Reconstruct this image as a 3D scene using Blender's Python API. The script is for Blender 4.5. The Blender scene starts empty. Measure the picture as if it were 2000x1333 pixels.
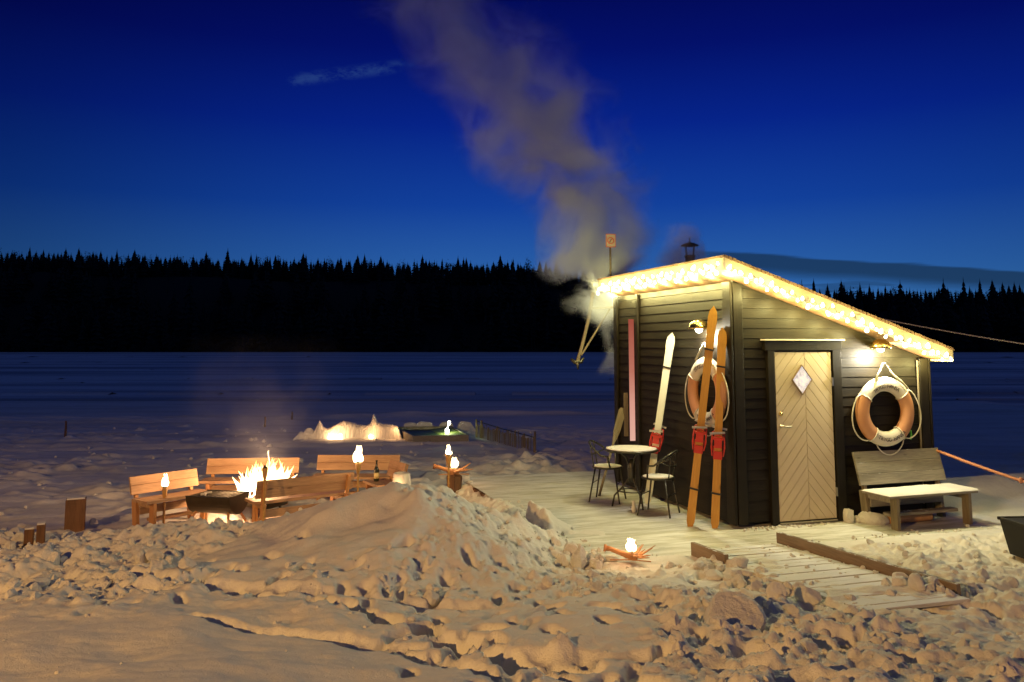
import bpy, math, random
import numpy as np
from mathutils import Vector, Matrix

R = math.radians
random.seed(7)
sc = bpy.context.scene
col = sc.collection

# ------------------------------------------------------------------ camera
CAMH = 2.05
cam_d = bpy.data.cameras.new("camera")
cam_d.lens = 29.54
cam_d.sensor_width = 36
cam_d.shift_y = -0.0808
cam_d.clip_start = 0.05
cam_d.clip_end = 3000
cam = bpy.data.objects.new("camera", cam_d)
cam.location = (0, 0, CAMH)
cam.rotation_euler = (R(90 + 5.9), 0, 0)
col.objects.link(cam)
sc.camera = cam

# ------------------------------------------------------------------ render settings
sc.render.engine = 'CYCLES'
sc.cycles.use_denoising = True
sc.cycles.max_bounces = 6
sc.cycles.diffuse_bounces = 3
sc.cycles.glossy_bounces = 2
sc.cycles.transmission_bounces = 3
sc.cycles.volume_bounces = 2
sc.cycles.transparent_max_bounces = 8
sc.cycles.sample_clamp_indirect = 4
sc.cycles.caustics_reflective = False
sc.cycles.caustics_refractive = False
sc.cycles.volume_step_rate = 1.0
sc.cycles.volume_max_steps = 128
sc.cycles.use_light_tree = True
sc.view_settings.view_transform = 'Standard'
sc.view_settings.look = 'None'
sc.view_settings.exposure = 0
sc.view_settings.gamma = 1

# ------------------------------------------------------------------ node helpers
def nn(nt, typ, **kw):
    n = nt.nodes.new(typ)
    for k, v in kw.items():
        setattr(n, k, v)
    return n

def setin(nt, sock, v):
    if isinstance(v, bpy.types.NodeSocket):
        nt.links.new(v, sock)
    else:
        sock.default_value = v

def mth(nt, op, a, b=0.0, c=None, clamp=False):
    n = nn(nt, 'ShaderNodeMath', operation=op)
    n.use_clamp = clamp
    setin(nt, n.inputs[0], a); setin(nt, n.inputs[1], b)
    if c is not None: setin(nt, n.inputs[2], c)
    return n.outputs[0]

def mrange(nt, v, a, b, c=0.0, d=1.0, smooth=True):
    n = nn(nt, 'ShaderNodeMapRange')
    n.interpolation_type = 'SMOOTHSTEP' if smooth else 'LINEAR'
    setin(nt, n.inputs['Value'], v)
    for k, x in (('From Min', a), ('From Max', b), ('To Min', c), ('To Max', d)):
        setin(nt, n.inputs[k], x)
    return n.outputs[0]

def mixc(nt, f, a, b, mode='MIX'):
    n = nn(nt, 'ShaderNodeMix', data_type='RGBA', blend_type=mode)
    setin(nt, n.inputs[0], f)
    setin(nt, n.inputs[6], a); setin(nt, n.inputs[7], b)
    return n.outputs[2]

def noise(nt, vec, scale, detail=4, rough=.55, w=None, dist=0.0):
    n = nn(nt, 'ShaderNodeTexNoise')
    if vec is not None: nt.links.new(vec, n.inputs['Vector'])
    n.inputs['Scale'].default_value = scale
    n.inputs['Detail'].default_value = detail
    n.inputs['Roughness'].default_value = rough
    n.inputs['Distortion'].default_value = dist
    return n.outputs['Fac']

def mapping(nt, vec, scale=(1, 1, 1), loc=(0, 0, 0), rot=(0, 0, 0)):
    n = nn(nt, 'ShaderNodeMapping')
    nt.links.new(vec, n.inputs['Vector'])
    n.inputs['Scale'].default_value = scale
    n.inputs['Location'].default_value = loc
    n.inputs['Rotation'].default_value = rot
    return n.outputs[0]

def rampc(nt, v, stops):
    n = nn(nt, 'ShaderNodeValToRGB')
    setin(nt, n.inputs[0], v)
    e = n.color_ramp.elements
    while len(e) < len(stops): e.new(.5)
    for i, (p, c) in enumerate(stops):
        e[i].position = p
        e[i].color = (*c, 1)
    return n.outputs[0]

# ------------------------------------------------------------------ world: late dusk sky
world = bpy.data.worlds.new("World")
sc.world = world
world.use_nodes = True
wt = world.node_tree
wt.nodes.clear()
tc = nn(wt, 'ShaderNodeTexCoord')
sep = nn(wt, 'ShaderNodeSeparateXYZ')
wt.links.new(tc.outputs['Generated'], sep.inputs[0])
gx, gy, gz = sep.outputs
el = mth(wt, 'DIVIDE', mth(wt, 'ARCSINE', gz), R(90))          # 0 horizon .. 1 zenith
sky = rampc(wt, el, [
    (0.0, (.050, .20, .46)), (0.055, (.024, .120, .40)), (0.105, (.0065, .054, .345)),
    (0.165, (.0020, .018, .260)), (0.22, (.0010, .0058, .150)), (0.27, (.0007, .0026, .085)),
    (0.42, (.0110, .022, .078)), (1.0, (.0330, .052, .100))])
ysafe = mth(wt, 'MAXIMUM', gy, 0.02)
AX = mth(wt, 'DIVIDE', gx, ysafe)
AZ = mth(wt, 'DIVIDE', gz, ysafe)
front = mth(wt, 'GREATER_THAN', gy, 0.3)
# the glow of the set sun lies ahead, the sky darkens to the left
side = mrange(wt, AX, -0.80, 0.0, 0.40, .95)
side2 = mrange(wt, AX, .25, .75, 1.0, 0.80)
sky = mixc(wt, 1.0, sky, rampc(wt, mth(wt, 'MULTIPLY', side, side2), [(0, (0, 0, 0)), (1, (1, 1, 1))]), 'MULTIPLY')
# low dark cloud bank on the right
cv = mapping(wt, tc.outputs['Generated'], scale=(3, 3, 45))
cn = noise(wt, cv, 2.2, 5, .55)
toplim = mth(wt, 'ADD', mth(wt, 'MULTIPLY_ADD', AX, -0.065, 0.1295), mth(wt, 'MULTIPLY', mth(wt, 'SUBTRACT', cn, .5), .012))
dz = mth(wt, 'SUBTRACT', toplim, AZ)
b1 = mth(wt, 'MULTIPLY', mrange(wt, dz, 0, .004), mrange(wt, dz, .016, .034, 1, 0))
b2 = mth(wt, 'MULTIPLY', mrange(wt, mth(wt, 'ADD', cn, mth(wt, 'MULTIPLY', dz, 2.0)), .55, .64), mrange(wt, dz, .01, .03))
band = mth(wt, 'MAXIMUM', b1, mth(wt, 'MULTIPLY', b2, .6), clamp=True)
band = mth(wt, 'MULTIPLY', band, mrange(wt, AX, .16, .27))
band = mth(wt, 'MULTIPLY', band, front)
sky = mixc(wt, mth(wt, 'MULTIPLY', band, .85), sky, (.010, .034, .085, 1))
# thin wisp of cloud, upper left
wn = noise(wt, mapping(wt, tc.outputs['Generated'], scale=(1, 1, 2)), 34, 7, .72)
wcent = mth(wt, 'MULTIPLY_ADD', AX, 0.135, 0.3585)
wd = mth(wt, 'ABSOLUTE', mth(wt, 'SUBTRACT', AZ, wcent))
wm = mth(wt, 'MULTIPLY', mrange(wt, wd, 0.0, .012, 1, 0), mth(wt, 'MULTIPLY', mrange(wt, AX, -.285, -.26), mrange(wt, AX, -.16, -.10, 1, 0)))
wm = mth(wt, 'MULTIPLY', mth(wt, 'MULTIPLY', wm, mrange(wt, wn, .40, .62)), front)
sky = mixc(wt, mth(wt, 'MULTIPLY', wm, .38), sky, (.035, .09, .26, 1))
bgn = nn(wt, 'ShaderNodeBackground')
wt.links.new(sky, bgn.inputs[0])
bgn.inputs[1].default_value = 1.0
wo = nn(wt, 'ShaderNodeOutputWorld')
wt.links.new(bgn.outputs[0], wo.inputs[0])
world.cycles.sampling_method = 'AUTOMATIC'

# ------------------------------------------------------------------ materials
def newmat(name):
    m = bpy.data.materials.new(name)
    m.use_nodes = True
    nt = m.node_tree
    nt.nodes.clear()
    out = nn(nt, 'ShaderNodeOutputMaterial')
    b = nn(nt, 'ShaderNodeBsdfPrincipled')
    nt.links.new(b.outputs[0], out.inputs[0])
    t = nn(nt, 'ShaderNodeTexCoord')
    return m, nt, b, t.outputs['Object'], out

def bump(nt, b, h, strength, dist):
    n = nn(nt, 'ShaderNodeBump')
    n.inputs['Strength'].default_value = strength
    n.inputs['Distance'].default_value = dist
    nt.links.new(h, n.inputs['Height'])
    nt.links.new(n.outputs[0], b.inputs['Normal'])

def mat_plain(name, c, rough=.6, metal=0.0, var=.25, scale=12, bs=.15):
    m, nt, b, oc, _ = newmat(name)
    n = noise(nt, oc, scale, 5)
    nt.links.new(mixc(nt, n, (*[k * (1 - var) for k in c], 1), (*[min(1, k * (1 + var)) for k in c], 1)), b.inputs['Base Color'])
    b.inputs['Roughness'].default_value = rough
    b.inputs['Metallic'].default_value = metal
    bump(nt, b, noise(nt, oc, scale * 6, 3), bs, .004)
    return m

def mat_wood(name, c1, c2, axis=0, rough=.65, snow=0.0, knots=True):
    m, nt, b, oc, _ = newmat(name)
    s = [16, 16, 16]; s[axis] = 1.1
    g = noise(nt, mapping(nt, oc, scale=s), 3.0, 6, .65, dist=1.2)
    s2 = [3, 3, 3]; s2[axis] = .8
    g2 = noise(nt, mapping(nt, oc, scale=s2), 1.7, 3)
    f = mrange(nt, mth(nt, 'MULTIPLY_ADD', g2, .5, mth(nt, 'MULTIPLY', g, .6)), .38, .72)
    c = mixc(nt, f, (*c1, 1), (*c2, 1))
    if knots:
        sk = [6, 6, 6]; sk[axis] = 2.2
        v = nn(nt, 'ShaderNodeTexVoronoi'); nt.links.new(mapping(nt, oc, scale=sk), v.inputs['Vector']); v.inputs['Scale'].default_value = 1.1
        k = mrange(nt, v.outputs['Distance'], .05, .14, .75, 0)
        c = mixc(nt, k, c, (*[x * .35 for x in c1], 1))
    if snow > 0:
        sn = mrange(nt, noise(nt, oc, 9, 5, .6), .62 - snow * .25, .72 - snow * .25)
        geo = nn(nt, 'ShaderNodeNewGeometry'); sg = nn(nt, 'ShaderNodeSeparateXYZ'); nt.links.new(geo.outputs['Normal'], sg.inputs[0])
        c = mixc(nt, mth(nt, 'MULTIPLY', sn, mrange(nt, sg.outputs[2], .3, .7)), c, (.75, .76, .8, 1))
    nt.links.new(c, b.inputs['Base Color'])
    b.inputs['Roughness'].default_value = rough
    if max(c1) < .012: b.inputs['Specular IOR Level'].default_value = .22
    bump(nt, b, g, .35, .004)
    return m

def mat_snow(name, stretch=None, dirt=.12, tint=(.80, .80, .82), patch=None, fine=.35):
    m, nt, b, oc, _ = newmat(name)
    n1 = noise(nt, oc, 4, 6, .6)
    c = mixc(nt, mth(nt, 'MULTIPLY', mrange(nt, n1, .35, .7), dirt * 2), (*tint, 1), (*[k * .72 for k in tint], 1))
    if patch:
        v = mapping(nt, oc, scale=patch[0], rot=patch[3] if len(patch) > 3 else (0, 0, 0))
        n2 = noise(nt, v, patch[1], 6, .62, dist=.3)
        c = mixc(nt, mrange(nt, n2, .44, .62), c, (*patch[2], 1))
    nt.links.new(c, b.inputs['Base Color'])
    b.inputs['Roughness'].default_value = .75
    b.inputs['Specular IOR Level'].default_value = .25
    h = mth(nt, 'ADD', noise(nt, oc, 22, 7, .72), mth(nt, 'MULTIPLY', noise(nt, oc, 90, 4, .7), .6))
    bump(nt, b, h, fine * 1.7, .022)
    return m

def mat_emit(name, c, s, cut=None):
    m = bpy.data.materials.new(name); m.use_nodes = True
    nt = m.node_tree; nt.nodes.clear()
    out = nn(nt, 'ShaderNodeOutputMaterial'); e = nn(nt, 'ShaderNodeEmission')
    e.inputs[0].default_value = (*c, 1); e.inputs[1].default_value = s
    nt.links.new(e.outputs[0], out.inputs[0])
    return m

M = {}
M['snow'] = mat_snow('snow', tint=(.80, .775, .73))
M['clump'] = mat_snow('snow_clump', tint=(.80, .775, .73), dirt=.2, fine=.5)
M['lake'] = mat_snow('lake_snow', tint=(.84, .81, .78), patch=((.16, 1.0, 1), 1.2, (.68, .65, .62)), fine=.3)
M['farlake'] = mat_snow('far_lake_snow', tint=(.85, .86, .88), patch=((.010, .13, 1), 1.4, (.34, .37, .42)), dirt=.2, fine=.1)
M['siding'] = mat_wood('dark_siding', (.0085, .0062, .0035), (.022, .017, .010), 0, .55, knots=False)
M['sidingY'] = mat_wood('dark_siding_side', (.0085, .0062, .0035), (.022, .017, .010), 1, .55, knots=False)
M['trim'] = mat_wood('dark_trim', (.0085, .0062, .0035), (.019, .015, .009), 2, .5, knots=False)
M['fascia'] = mat_wood('pale_fascia', (.40, .33, .22), (.54, .45, .30), 0, .6)
M['roofing'] = mat_plain('roofing_felt', (.22, .13, .08), .8, var=.3)
M['door'] = mat_plain('door_paint', (.56, .46, .32), .55, var=.10, scale=6)
M['door_dark'] = mat_plain('door_groove', (.16, .10, .05), .7)
M['pine'] = mat_wood('pine', (.32, .18, .10), (.52, .33, .19), 0, .6)
M['pineZ'] = mat_wood('pine_upright', (.40, .18, .07), (.58, .30, .12), 2, .6)
M['grey_wood'] = mat_wood('weathered_wood', (.17, .15, .12), (.31, .28, .22), 0, .75, snow=.25)
M['grey_woodZ'] = mat_wood('weathered_upright', (.13, .11, .07), (.26, .21, .14), 2, .75)
M['dark_wood'] = mat_wood('dark_wood', (.10, .05, .025), (.20, .10, .05), 2, .8)
M['rail_wood'] = mat_wood('rail_wood', (.16, .115, .08), (.26, .19, .13), 1, .8, snow=.35)
M['slat'] = mat_wood('snowy_slat', (.52, .49, .42), (.74, .72, .66), 0, .8, snow=1.4, knots=False)
M['bamboo'] = mat_wood('bamboo', (.42, .22, .06), (.62, .36, .12), 2, .5, knots=False)
M['root'] = mat_wood('driftwood', (.42, .18, .08), (.60, .30, .13), 0, .55)
M['metal'] = mat_plain('dark_metal', (.06, .06, .05), .38, .7, .3)
M['rust'] = mat_plain('rusty_metal', (.07, .05, .028), .5, .6, .5, 9)
M['brass'] = mat_plain('brass', (.62, .45, .16), .22, 1.0, .12)
M['steel'] = mat_plain('steel', (.55, .53, .48), .3, 1.0, .1)
M['buoy_orange'] = mat_plain('buoy_orange', (.50, .235, .115), .5, 0, .18, 7)
M['buoy_white'] = mat_plain('buoy_white', (.62, .57, .48), .5, 0, .08, 9)
M['ink'] = mat_plain('lettering_ink', (.05, .045, .05), .6)
M['rope'] = mat_plain('pale_rope', (.55, .52, .44), .8, 0, .3, 60)
M['orange_rope'] = mat_plain('orange_rope', (.42, .17, .09), .7, 0, .3, 50)
M['ski_white'] = mat_plain('ski_white', (.72, .72, .52), .35, 0, .12, 5)
M['ski_wood'] = mat_wood('ski_wood', (.48, .23, .035), (.62, .32, .055), 2, .35)
M['red'] = mat_plain('red_plastic', (.55, .03, .02), .35, 0, .2)
M['black'] = mat_plain('black_strap', (.012, .012, .012), .5)
M['box'] = mat_plain('black_box', (.006, .005, .004), .7, 0, .4, 6)
M['spruce'] = mat_plain('spruce_needles', (.012, .018, .010), .9, 0, .5, 2)
M['bark'] = mat_plain('bark', (.07, .05, .035), .9, 0, .4, 3)
M['hill'] = mat_plain('forest_floor', (.010, .013, .010), .95, 0, .4, .2)
M['glassy_ice'] = mat_plain('carved_ice', (.75, .72, .66), .3, 0, .12, 14, .5)
M['pool'] = mat_plain('green_water', (.03, .05, .008), .55, 0, .2, 3)
M['pool_liner'] = mat_plain('green_liner', (.16, .20, .05), .6, 0, .3, 4)
M['log'] = mat_plain('log_end', (.55, .30, .13), .7)
M['green'] = mat_plain('green_tag', (.10, .45, .05), .5)
M['bottle'] = mat_plain('bottle_glass', (.015, .02, .01), .1)
M['label'] = mat_plain('bottle_label', (.7, .55, .25), .5)
M['sign'] = mat_plain('sign_face', (.50, .45, .33), .5, var=.05)
M['sign_red'] = mat_plain('sign_red', (.62, .07, .03), .5, var=.1)
M['chimney'] = mat_plain('chimney_metal', (.10, .09, .07), .4, .8, .4)
M['post_metal'] = mat_plain('galvanised_post', (.25, .25, .26), .45, .8, .2)
M['bulb'] = mat_emit('bulb_glow', (1.0, .90, .55), 8)
M['lampbulb'] = mat_emit('lamp_glow', (1.0, .95, .78), 22)
M['candle'] = mat_emit('candle_glow', (1.0, .72, .36), 10)
M['street'] = mat_emit('street_glow', (1.0, .62, .30), 12)
for k in ('bulb', 'lampbulb', 'candle', 'street'):
    M[k].cycles.emission_sampling = 'NONE'

# flame: hotter at the core and at the foot
fm = bpy.data.materials.new('flame'); fm.use_nodes = True
nt = fm.node_tree; nt.nodes.clear()
out = nn(nt, 'ShaderNodeOutputMaterial'); e = nn(nt, 'ShaderNodeEmission')
t_ = nn(nt, 'ShaderNodeTexCoord')
sx = nn(nt, 'ShaderNodeSeparateXYZ'); nt.links.new(t_.outputs['Object'], sx.inputs[0])
hh = mth(nt, 'ADD', sx.outputs[2], mth(nt, 'MULTIPLY', noise(nt, t_.outputs['Object'], 7, 3), .25))
nt.links.new(rampc(nt, mrange(nt, hh, .20, .95), [(0, (1, .80, .50)), (.6, (1, .62, .28)), (1, (1, .42, .12))]), e.inputs[0])
nt.links.new(mrange(nt, hh, .2, .95, 16.0, 4.0), e.inputs[1])
nt.links.new(e.outputs[0], out.inputs[0])
fm.cycles.emission_sampling = 'NONE'
M['flame'] = fm

# frosted lit window in the door
m, nt, b, oc, _ = newmat('frosted_window')
n = noise(nt, oc, 22, 6, .7)
cc = rampc(nt, n, [(.3, (.30, .27, .36)), (.62, (.72, .70, .82)), (.8, (.85, .84, .9))])
nt.links.new(cc, b.inputs['Base Color']); nt.links.new(cc, b.inputs['Emission Color'])
b.inputs['Emission Strength'].default_value = .55
b.inputs['Roughness'].default_value = .25
M['frost'] = m

# upright strip: glow put into its emission colour, pink foot to red top
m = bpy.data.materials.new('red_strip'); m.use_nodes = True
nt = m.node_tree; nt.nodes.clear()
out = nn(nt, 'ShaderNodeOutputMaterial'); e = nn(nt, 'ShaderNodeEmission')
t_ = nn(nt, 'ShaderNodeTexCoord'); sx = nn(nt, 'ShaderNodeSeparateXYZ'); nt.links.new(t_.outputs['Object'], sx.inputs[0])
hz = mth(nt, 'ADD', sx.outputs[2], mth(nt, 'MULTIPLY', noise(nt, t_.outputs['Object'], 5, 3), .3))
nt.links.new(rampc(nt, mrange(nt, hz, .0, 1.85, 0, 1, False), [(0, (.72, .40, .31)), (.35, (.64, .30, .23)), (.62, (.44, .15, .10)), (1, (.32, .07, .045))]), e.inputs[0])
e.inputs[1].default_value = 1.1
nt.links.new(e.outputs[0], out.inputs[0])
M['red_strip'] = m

# deck snow: thin blown snow, boards and ice showing in streaks
m, nt, b, oc, _ = newmat('deck_snow')
v1 = mapping(nt, oc, scale=(1.0, 6.5, 1))
n1 = noise(nt, v1, 1.6, 7, .62, dist=.5)
v2 = mapping(nt, oc, scale=(1.4, 26, 1))
n2 = noise(nt, v2, 1.3, 5, .6)
f = mrange(nt, mth(nt, 'MULTIPLY_ADD', n2, .4, mth(nt, 'MULTIPLY', n1, .7)), .44, .66)
c = mixc(nt, f, (.80, .80, .76, 1), (.55, .54, .46, 1))
wv = nn(nt, 'ShaderNodeTexWave', wave_type='BANDS', bands_direction='Y', wave_profile='SAW')
nt.links.new(oc, wv.inputs['Vector']); wv.inputs['Scale'].default_value = 2.2; wv.inputs['Distortion'].default_value = .15
gap = mrange(nt, wv.outputs['Fac'], .93, .99)
gap = mth(nt, 'MULTIPLY', gap, mrange(nt, n1, .47, .6))
c = mixc(nt, mth(nt, 'MULTIPLY', gap, .45), c, (.16, .14, .10, 1))
nt.links.new(c, b.inputs['Base Color']); b.inputs['Roughness'].default_value = .6
bump(nt, b, mth(nt, 'SUBTRACT', mth(nt, 'ADD', n1, mth(nt, 'MULTIPLY', noise(nt, oc, 18, 5), .4)), mth(nt, 'MULTIPLY', gap, .4)), .9, .03)
M['deck'] = m

# ------------------------------------------------------------------ mesh builder
class MB:
    def __init__(s, Mx=None):
        s.v = []; s.f = []; s.M = Mx or Matrix.Identity(4)
    def add(s, vs, fs):
        o = len(s.v)
        s.v += [tuple(s.M @ Vector(p)) for p in vs]
        s.f += [tuple(i + o for i in f) for f in fs]
        return s
    def box(s, c, d, rot=None):
        cx, cy, cz = c; x, y, z = d[0] / 2, d[1] / 2, d[2] / 2
        vs = [Vector((i * x, j * y, k * z)) for k in (-1, 1) for j in (-1, 1) for i in (-1, 1)]
        if rot: 
            rm = Matrix.Rotation(rot[2], 3, 'Z') @ Matrix.Rotation(rot[1], 3, 'Y') @ Matrix.Rotation(rot[0], 3, 'X')
            vs = [rm @ p for p in vs]
        vs = [(p.x + cx, p.y + cy, p.z + cz) for p in vs]
        return s.add(vs, [(0, 2, 3, 1), (4, 5, 7, 6), (0, 1, 5, 4), (2, 6, 7, 3), (0, 4, 6, 2), (1, 3, 7, 5)])
    def prism(s, poly, y0, y1):
        # poly in x,z ; extruded in y
        n = len(poly)
        vs = [(p[0], y0, p[1]) for p in poly] + [(p[0], y1, p[1]) for p in poly]
        fs = [tuple(range(n)), tuple(range(2 * n - 1, n - 1, -1))]
        fs += [(i, i + n, (i + 1) % n + n, (i + 1) % n) for i in range(n)]
        return s.add(vs, fs)
    def tube(s, pts, r, n=8, caps=True):
        pts = [Vector(p) for p in pts]
        if not isinstance(r, (list, tuple)): r = [r] * len(pts)
        vs = []; up = Vector((0, 0, 1))
        prev = None
        for i, p in enumerate(pts):
            a = pts[max(i - 1, 0)]; b = pts[min(i + 1, len(pts) - 1)]
            t = (b - a).normalized()
            if prev is None:
                q = up if abs(t.z) < .9 else Vector((1, 0, 0))
                x = t.cross(q).normalized()
            else:
                x = (prev - t * prev.dot(t)).normalized()
            prev = x; y = t.cross(x)
            for k in range(n):
                an = 2 * math.pi * k / n
                vs.append(p + (x * math.cos(an) + y * math.sin(an)) * r[i])
        fs = []
        for i in range(len(pts) - 1):
            for k in range(n):
                a = i * n + k; b = i * n + (k + 1) % n
                fs.append((a, b, b + n, a + n))
        if caps:
            fs.append(tuple(range(n - 1, -1, -1)))
            fs.append(tuple((len(pts) - 1) * n + k for k in range(n)))
        return s.add(vs, fs)
    def lathe(s, prof, n=16, c=(0, 0, 0)):
        vs = []; fs = []
        for r, z in prof:
            for k in range(n):
                a = 2 * math.pi * k / n
                vs.append((c[0] + r * math.cos(a), c[1] + r * math.sin(a), c[2] + z))
        for i in range(len(prof) - 1):
            for k in range(n):
                a = i * n + k; b = i * n + (k + 1) % n
                fs.append((a, b, b + n, a + n))
        fs.append(tuple(range(n - 1, -1, -1)))
        fs.append(tuple((len(prof) - 1) * n + k for k in range(n)))
        return s.add(vs, fs)
    def build(s, name, mat, parent=None, smooth=False, bevel=0.0, loc=None, rot=None):
        me = bpy.data.meshes.new(name)
        me.from_pydata(s.v, [], s.f); me.update()
        if mat: me.materials.append(mat)
        o = bpy.data.objects.new(name, me); col.objects.link(o)
        if smooth:
            me.polygons.foreach_set('use_smooth', [True] * len(me.polygons))
        if bevel:
            b = o.modifiers.new('bevel', 'BEVEL'); b.width = bevel; b.segments = 2; b.limit_method = 'ANGLE'
        if parent: o.parent = parent
        if loc: o.location = loc
        if rot: o.rotation_euler = rot
        return o

def tag(o, label=None, cat=None, group=None, kind=None):
    if label: o['label'] = label
    if cat: o['category'] = cat
    if group: o['group'] = group
    if kind: o['kind'] = kind
    return o

def empty(name, loc, rz=0.0, label=None, cat=None, group=None):
    o = bpy.data.objects.new(name, None); col.objects.link(o)
    o.empty_display_size = .1
    o.location = loc; o.rotation_euler = (0, 0, rz)
    return tag(o, label, cat, group)

def copy_tree(o, parent=None):
    c = o.copy(); col.objects.link(c); c.parent = parent
    for ch in list(o.children): copy_tree(ch, c)
    return c

def wpoint(name, loc, power, color, radius=.04, parent=None):
    l = bpy.data.lights.new(name, 'POINT'); l.energy = power; l.color = color; l.shadow_soft_size = radius
    o = bpy.data.objects.new(name, l); col.objects.link(o); o.location = loc
    if parent: o.parent = parent
    return o

# ------------------------------------------------------------------ value noise in numpy
def vnoise(x, y, s, seed):
    rng = np.random.RandomState(seed)
    T = rng.rand(256, 256)
    X = x / s + 1000.37; Y = y / s + 1000.71
    xi = np.floor(X).astype(int); yi = np.floor(Y).astype(int)
    fx = X - xi; fy = Y - yi
    fx = fx * fx * (3 - 2 * fx); fy = fy * fy * (3 - 2 * fy)
    a = T[xi % 256, yi % 256]; b = T[(xi + 1) % 256, yi % 256]
    c = T[xi % 256, (yi + 1) % 256]; d = T[(xi + 1) % 256, (yi + 1) % 256]
    return (a * (1 - fx) + b * fx) * (1 - fy) + (c * (1 - fx) + d * fx) * fy - .5

def fbm(x, y, s, seed, o=4, g=.5):
    t = 0; a = 1
    for i in range(o):
        t = t + a * vnoise(x, y, s, seed + i); a *= g; s *= .5
    return t

def sstep(a, b, x):
    t = np.clip((x - a) / (b - a), 0, 1)
    return t * t * (3 - 2 * t)

# hut frame
HC = (2.53, 9.70); TH = R(17.2)
CU, SU = math.cos(TH), math.sin(TH)
def hut_uv(x, y):
    dx = x - HC[0]; dy = y - HC[1]
    return dx * CU + dy * SU, -dx * SU + dy * CU
def hutw(u, v, z=0):
    return (HC[0] + u * CU - v * SU, HC[1] + u * SU + v * CU, z)
ICE = -0.28

def inter(x, xs, ys): return np.interp(x, xs, ys)

def smoothmask(x, y):
    # 1 where the snow lies smooth (foreground left, crown of the mound)
    lim = inter(x, [-6, -3.5, -1.2, -.7, .1, .6], [6.2, 6.05, 5.85, 5.35, 4.5, 3.2])
    a = 1 - sstep(-.15, .15, y - lim)
    d = np.sqrt(((x + 1.9) / 1.35) ** 2 + ((y - 7.9) / .75) ** 2)
    b = 1 - sstep(.6, 1.1, d)
    d2 = np.sqrt(((x - .35) / .9) ** 2 + ((y - 5.9) / .35) ** 2)
    c = (1 - sstep(.6, 1.1, d2)) * .8
    return np.maximum(np.maximum(a, b), c)

def ground_base(x, y):
    u, v = hut_uv(x, y)
    xw = x + .35 * fbm(x, y, .9, 905, 3)
    b = inter(y, [0, 3, 4.6, 6.0, 7.2, 8.2, 9], [.50, .40, .29, .17, .07, .0, -.01])
    b = b + np.where(x < -1, 0, 0)
    rx = [-8, -6, -5.1, -4.5, -3.8, -3.0, -2.05, -1.55, -1.25, -.87, -.5, -.25, .15, .48, .8, 1.1]
    rz = [-.25, -.16, -.08, .06, .13, .19, .34, .47, .55, .61, .57, .46, .30, .11, .0, 0]
    rr = inter(xw, rx, rz); rr = rr * (1 + .45 * fbm(x, y, .55, 911, 3)) 
    yc = 8.55 + .18 * np.sin(x * 1.3)
    wf = np.where(y < yc, np.exp(-((yc - y) / inter(x, [-4, -1, .5], [1.0, 1.0, .55])) ** 2), 1)
    h = b + (rr - 0) * wf
    # left bank falls to the ice behind the ridge
    fall = sstep(.15, 1.9, y - yc) * (1 - sstep(-2.2, -2.0, u))
    left = h * (1 - fall) + (-.45) * fall
    # right side
    bank = .30 * np.exp(-((v - .60) / .40) ** 2) * sstep(2.9, 3.4, u)
    right = np.where(v > .9, bank - .5 * sstep(.9, 2.2, v), bank) + np.where(y < 8.2, b, 0.005)
    w = sstep(2.7, 2.9, u)
    # deck footprint
    h2 = np.where(y > yc, left, h)
    ind = sstep(-2.14, -2.06, u) * (1 - w) * sstep(-.93, -.87, v)
    near = (y - (8.2 + (x - .73) * .31) < 0)
    h3 = h2 * (1 - w) + right * w
    # keep the slope that spills on the deck edge
    spill = rr * wf * (x < .9)
    dk = np.maximum(-.16, spill * sstep(-1.4, -2.05, u) * 1.0 - .05) if True else 0
    dk = np.where(v > 1.2, -.2, dk)
    h3 = h3 * (1 - ind) + dk * ind
    drift = (-.02 - .9 * np.clip(-2.1 - u, 0, 1) ** 1.3) * 1.0
    h3 = np.where((u < -2.02) & (v > -.6) & (v < 4.4), np.maximum(h3, drift), h3)
    # ramp bed
    rb = sstep(-1.14, -1.08, u) * (1 - sstep(-.10, -.04, u)) * sstep(-3.5, -3.0, v) * (1 - sstep(-.95, -.9, v))
    h3 = h3 * (1 - rb) + (.02 + .055 * np.clip(-v - .9, 0, 3) - .016 + fbm(x, y * 2, .30, 95, 4) * .060 + .05 * sstep(-2.2, -3.1, v)) * rb
    return h3, rb, ind

def add_domes(H, xs, ys, dx, pts):
    ny, nx = H.shape
    UP = np.zeros(H.shape); DN = np.zeros(H.shape)
    for (px, py, r, hgt, an, asp) in pts:
        i0 = int((px - r * 1.6 - xs[0]) / dx); i1 = int((px + r * 1.6 - xs[0]) / dx) + 2
        j0 = int((py - r * 1.6 - ys[0]) / dx); j1 = int((py + r * 1.6 - ys[0]) / dx) + 2
        i0 = max(i0, 0); j0 = max(j0, 0); i1 = min(i1, nx); j1 = min(j1, ny)
        if i1 <= i0 or j1 <= j0: continue
        X, Y = np.meshgrid(xs[i0:i1] - px, ys[j0:j1] - py)
        ca, sa = math.cos(an), math.sin(an)
        A = (X * ca + Y * sa) / r; B = (-X * sa + Y * ca) / (r * asp)
        # angular block: mix of square and round norm
        d = .5 * np.maximum(np.abs(A), np.abs(B)) + .5 * np.sqrt(A * A + B * B)
        tilt = 1 + .35 * A * math.sin(px * 91.7) + .3 * B * math.cos(py * 57.3)
        k = (1 - sstep(.55, 1.0, d)) * hgt * tilt
        if hgt > 0: UP[j0:j1, i0:i1] = np.maximum(UP[j0:j1, i0:i1], k)
        else: DN[j0:j1, i0:i1] = np.minimum(DN[j0:j1, i0:i1], k)
    XX, YY = np.meshgrid(xs, ys)
    H += UP * (.66 + .8 * fbm(XX, YY, .08, 601, 3, .6)) + DN
    H += fbm(XX, YY, .045, 611, 2) * .012 * sstep(0, .03, UP)

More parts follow.
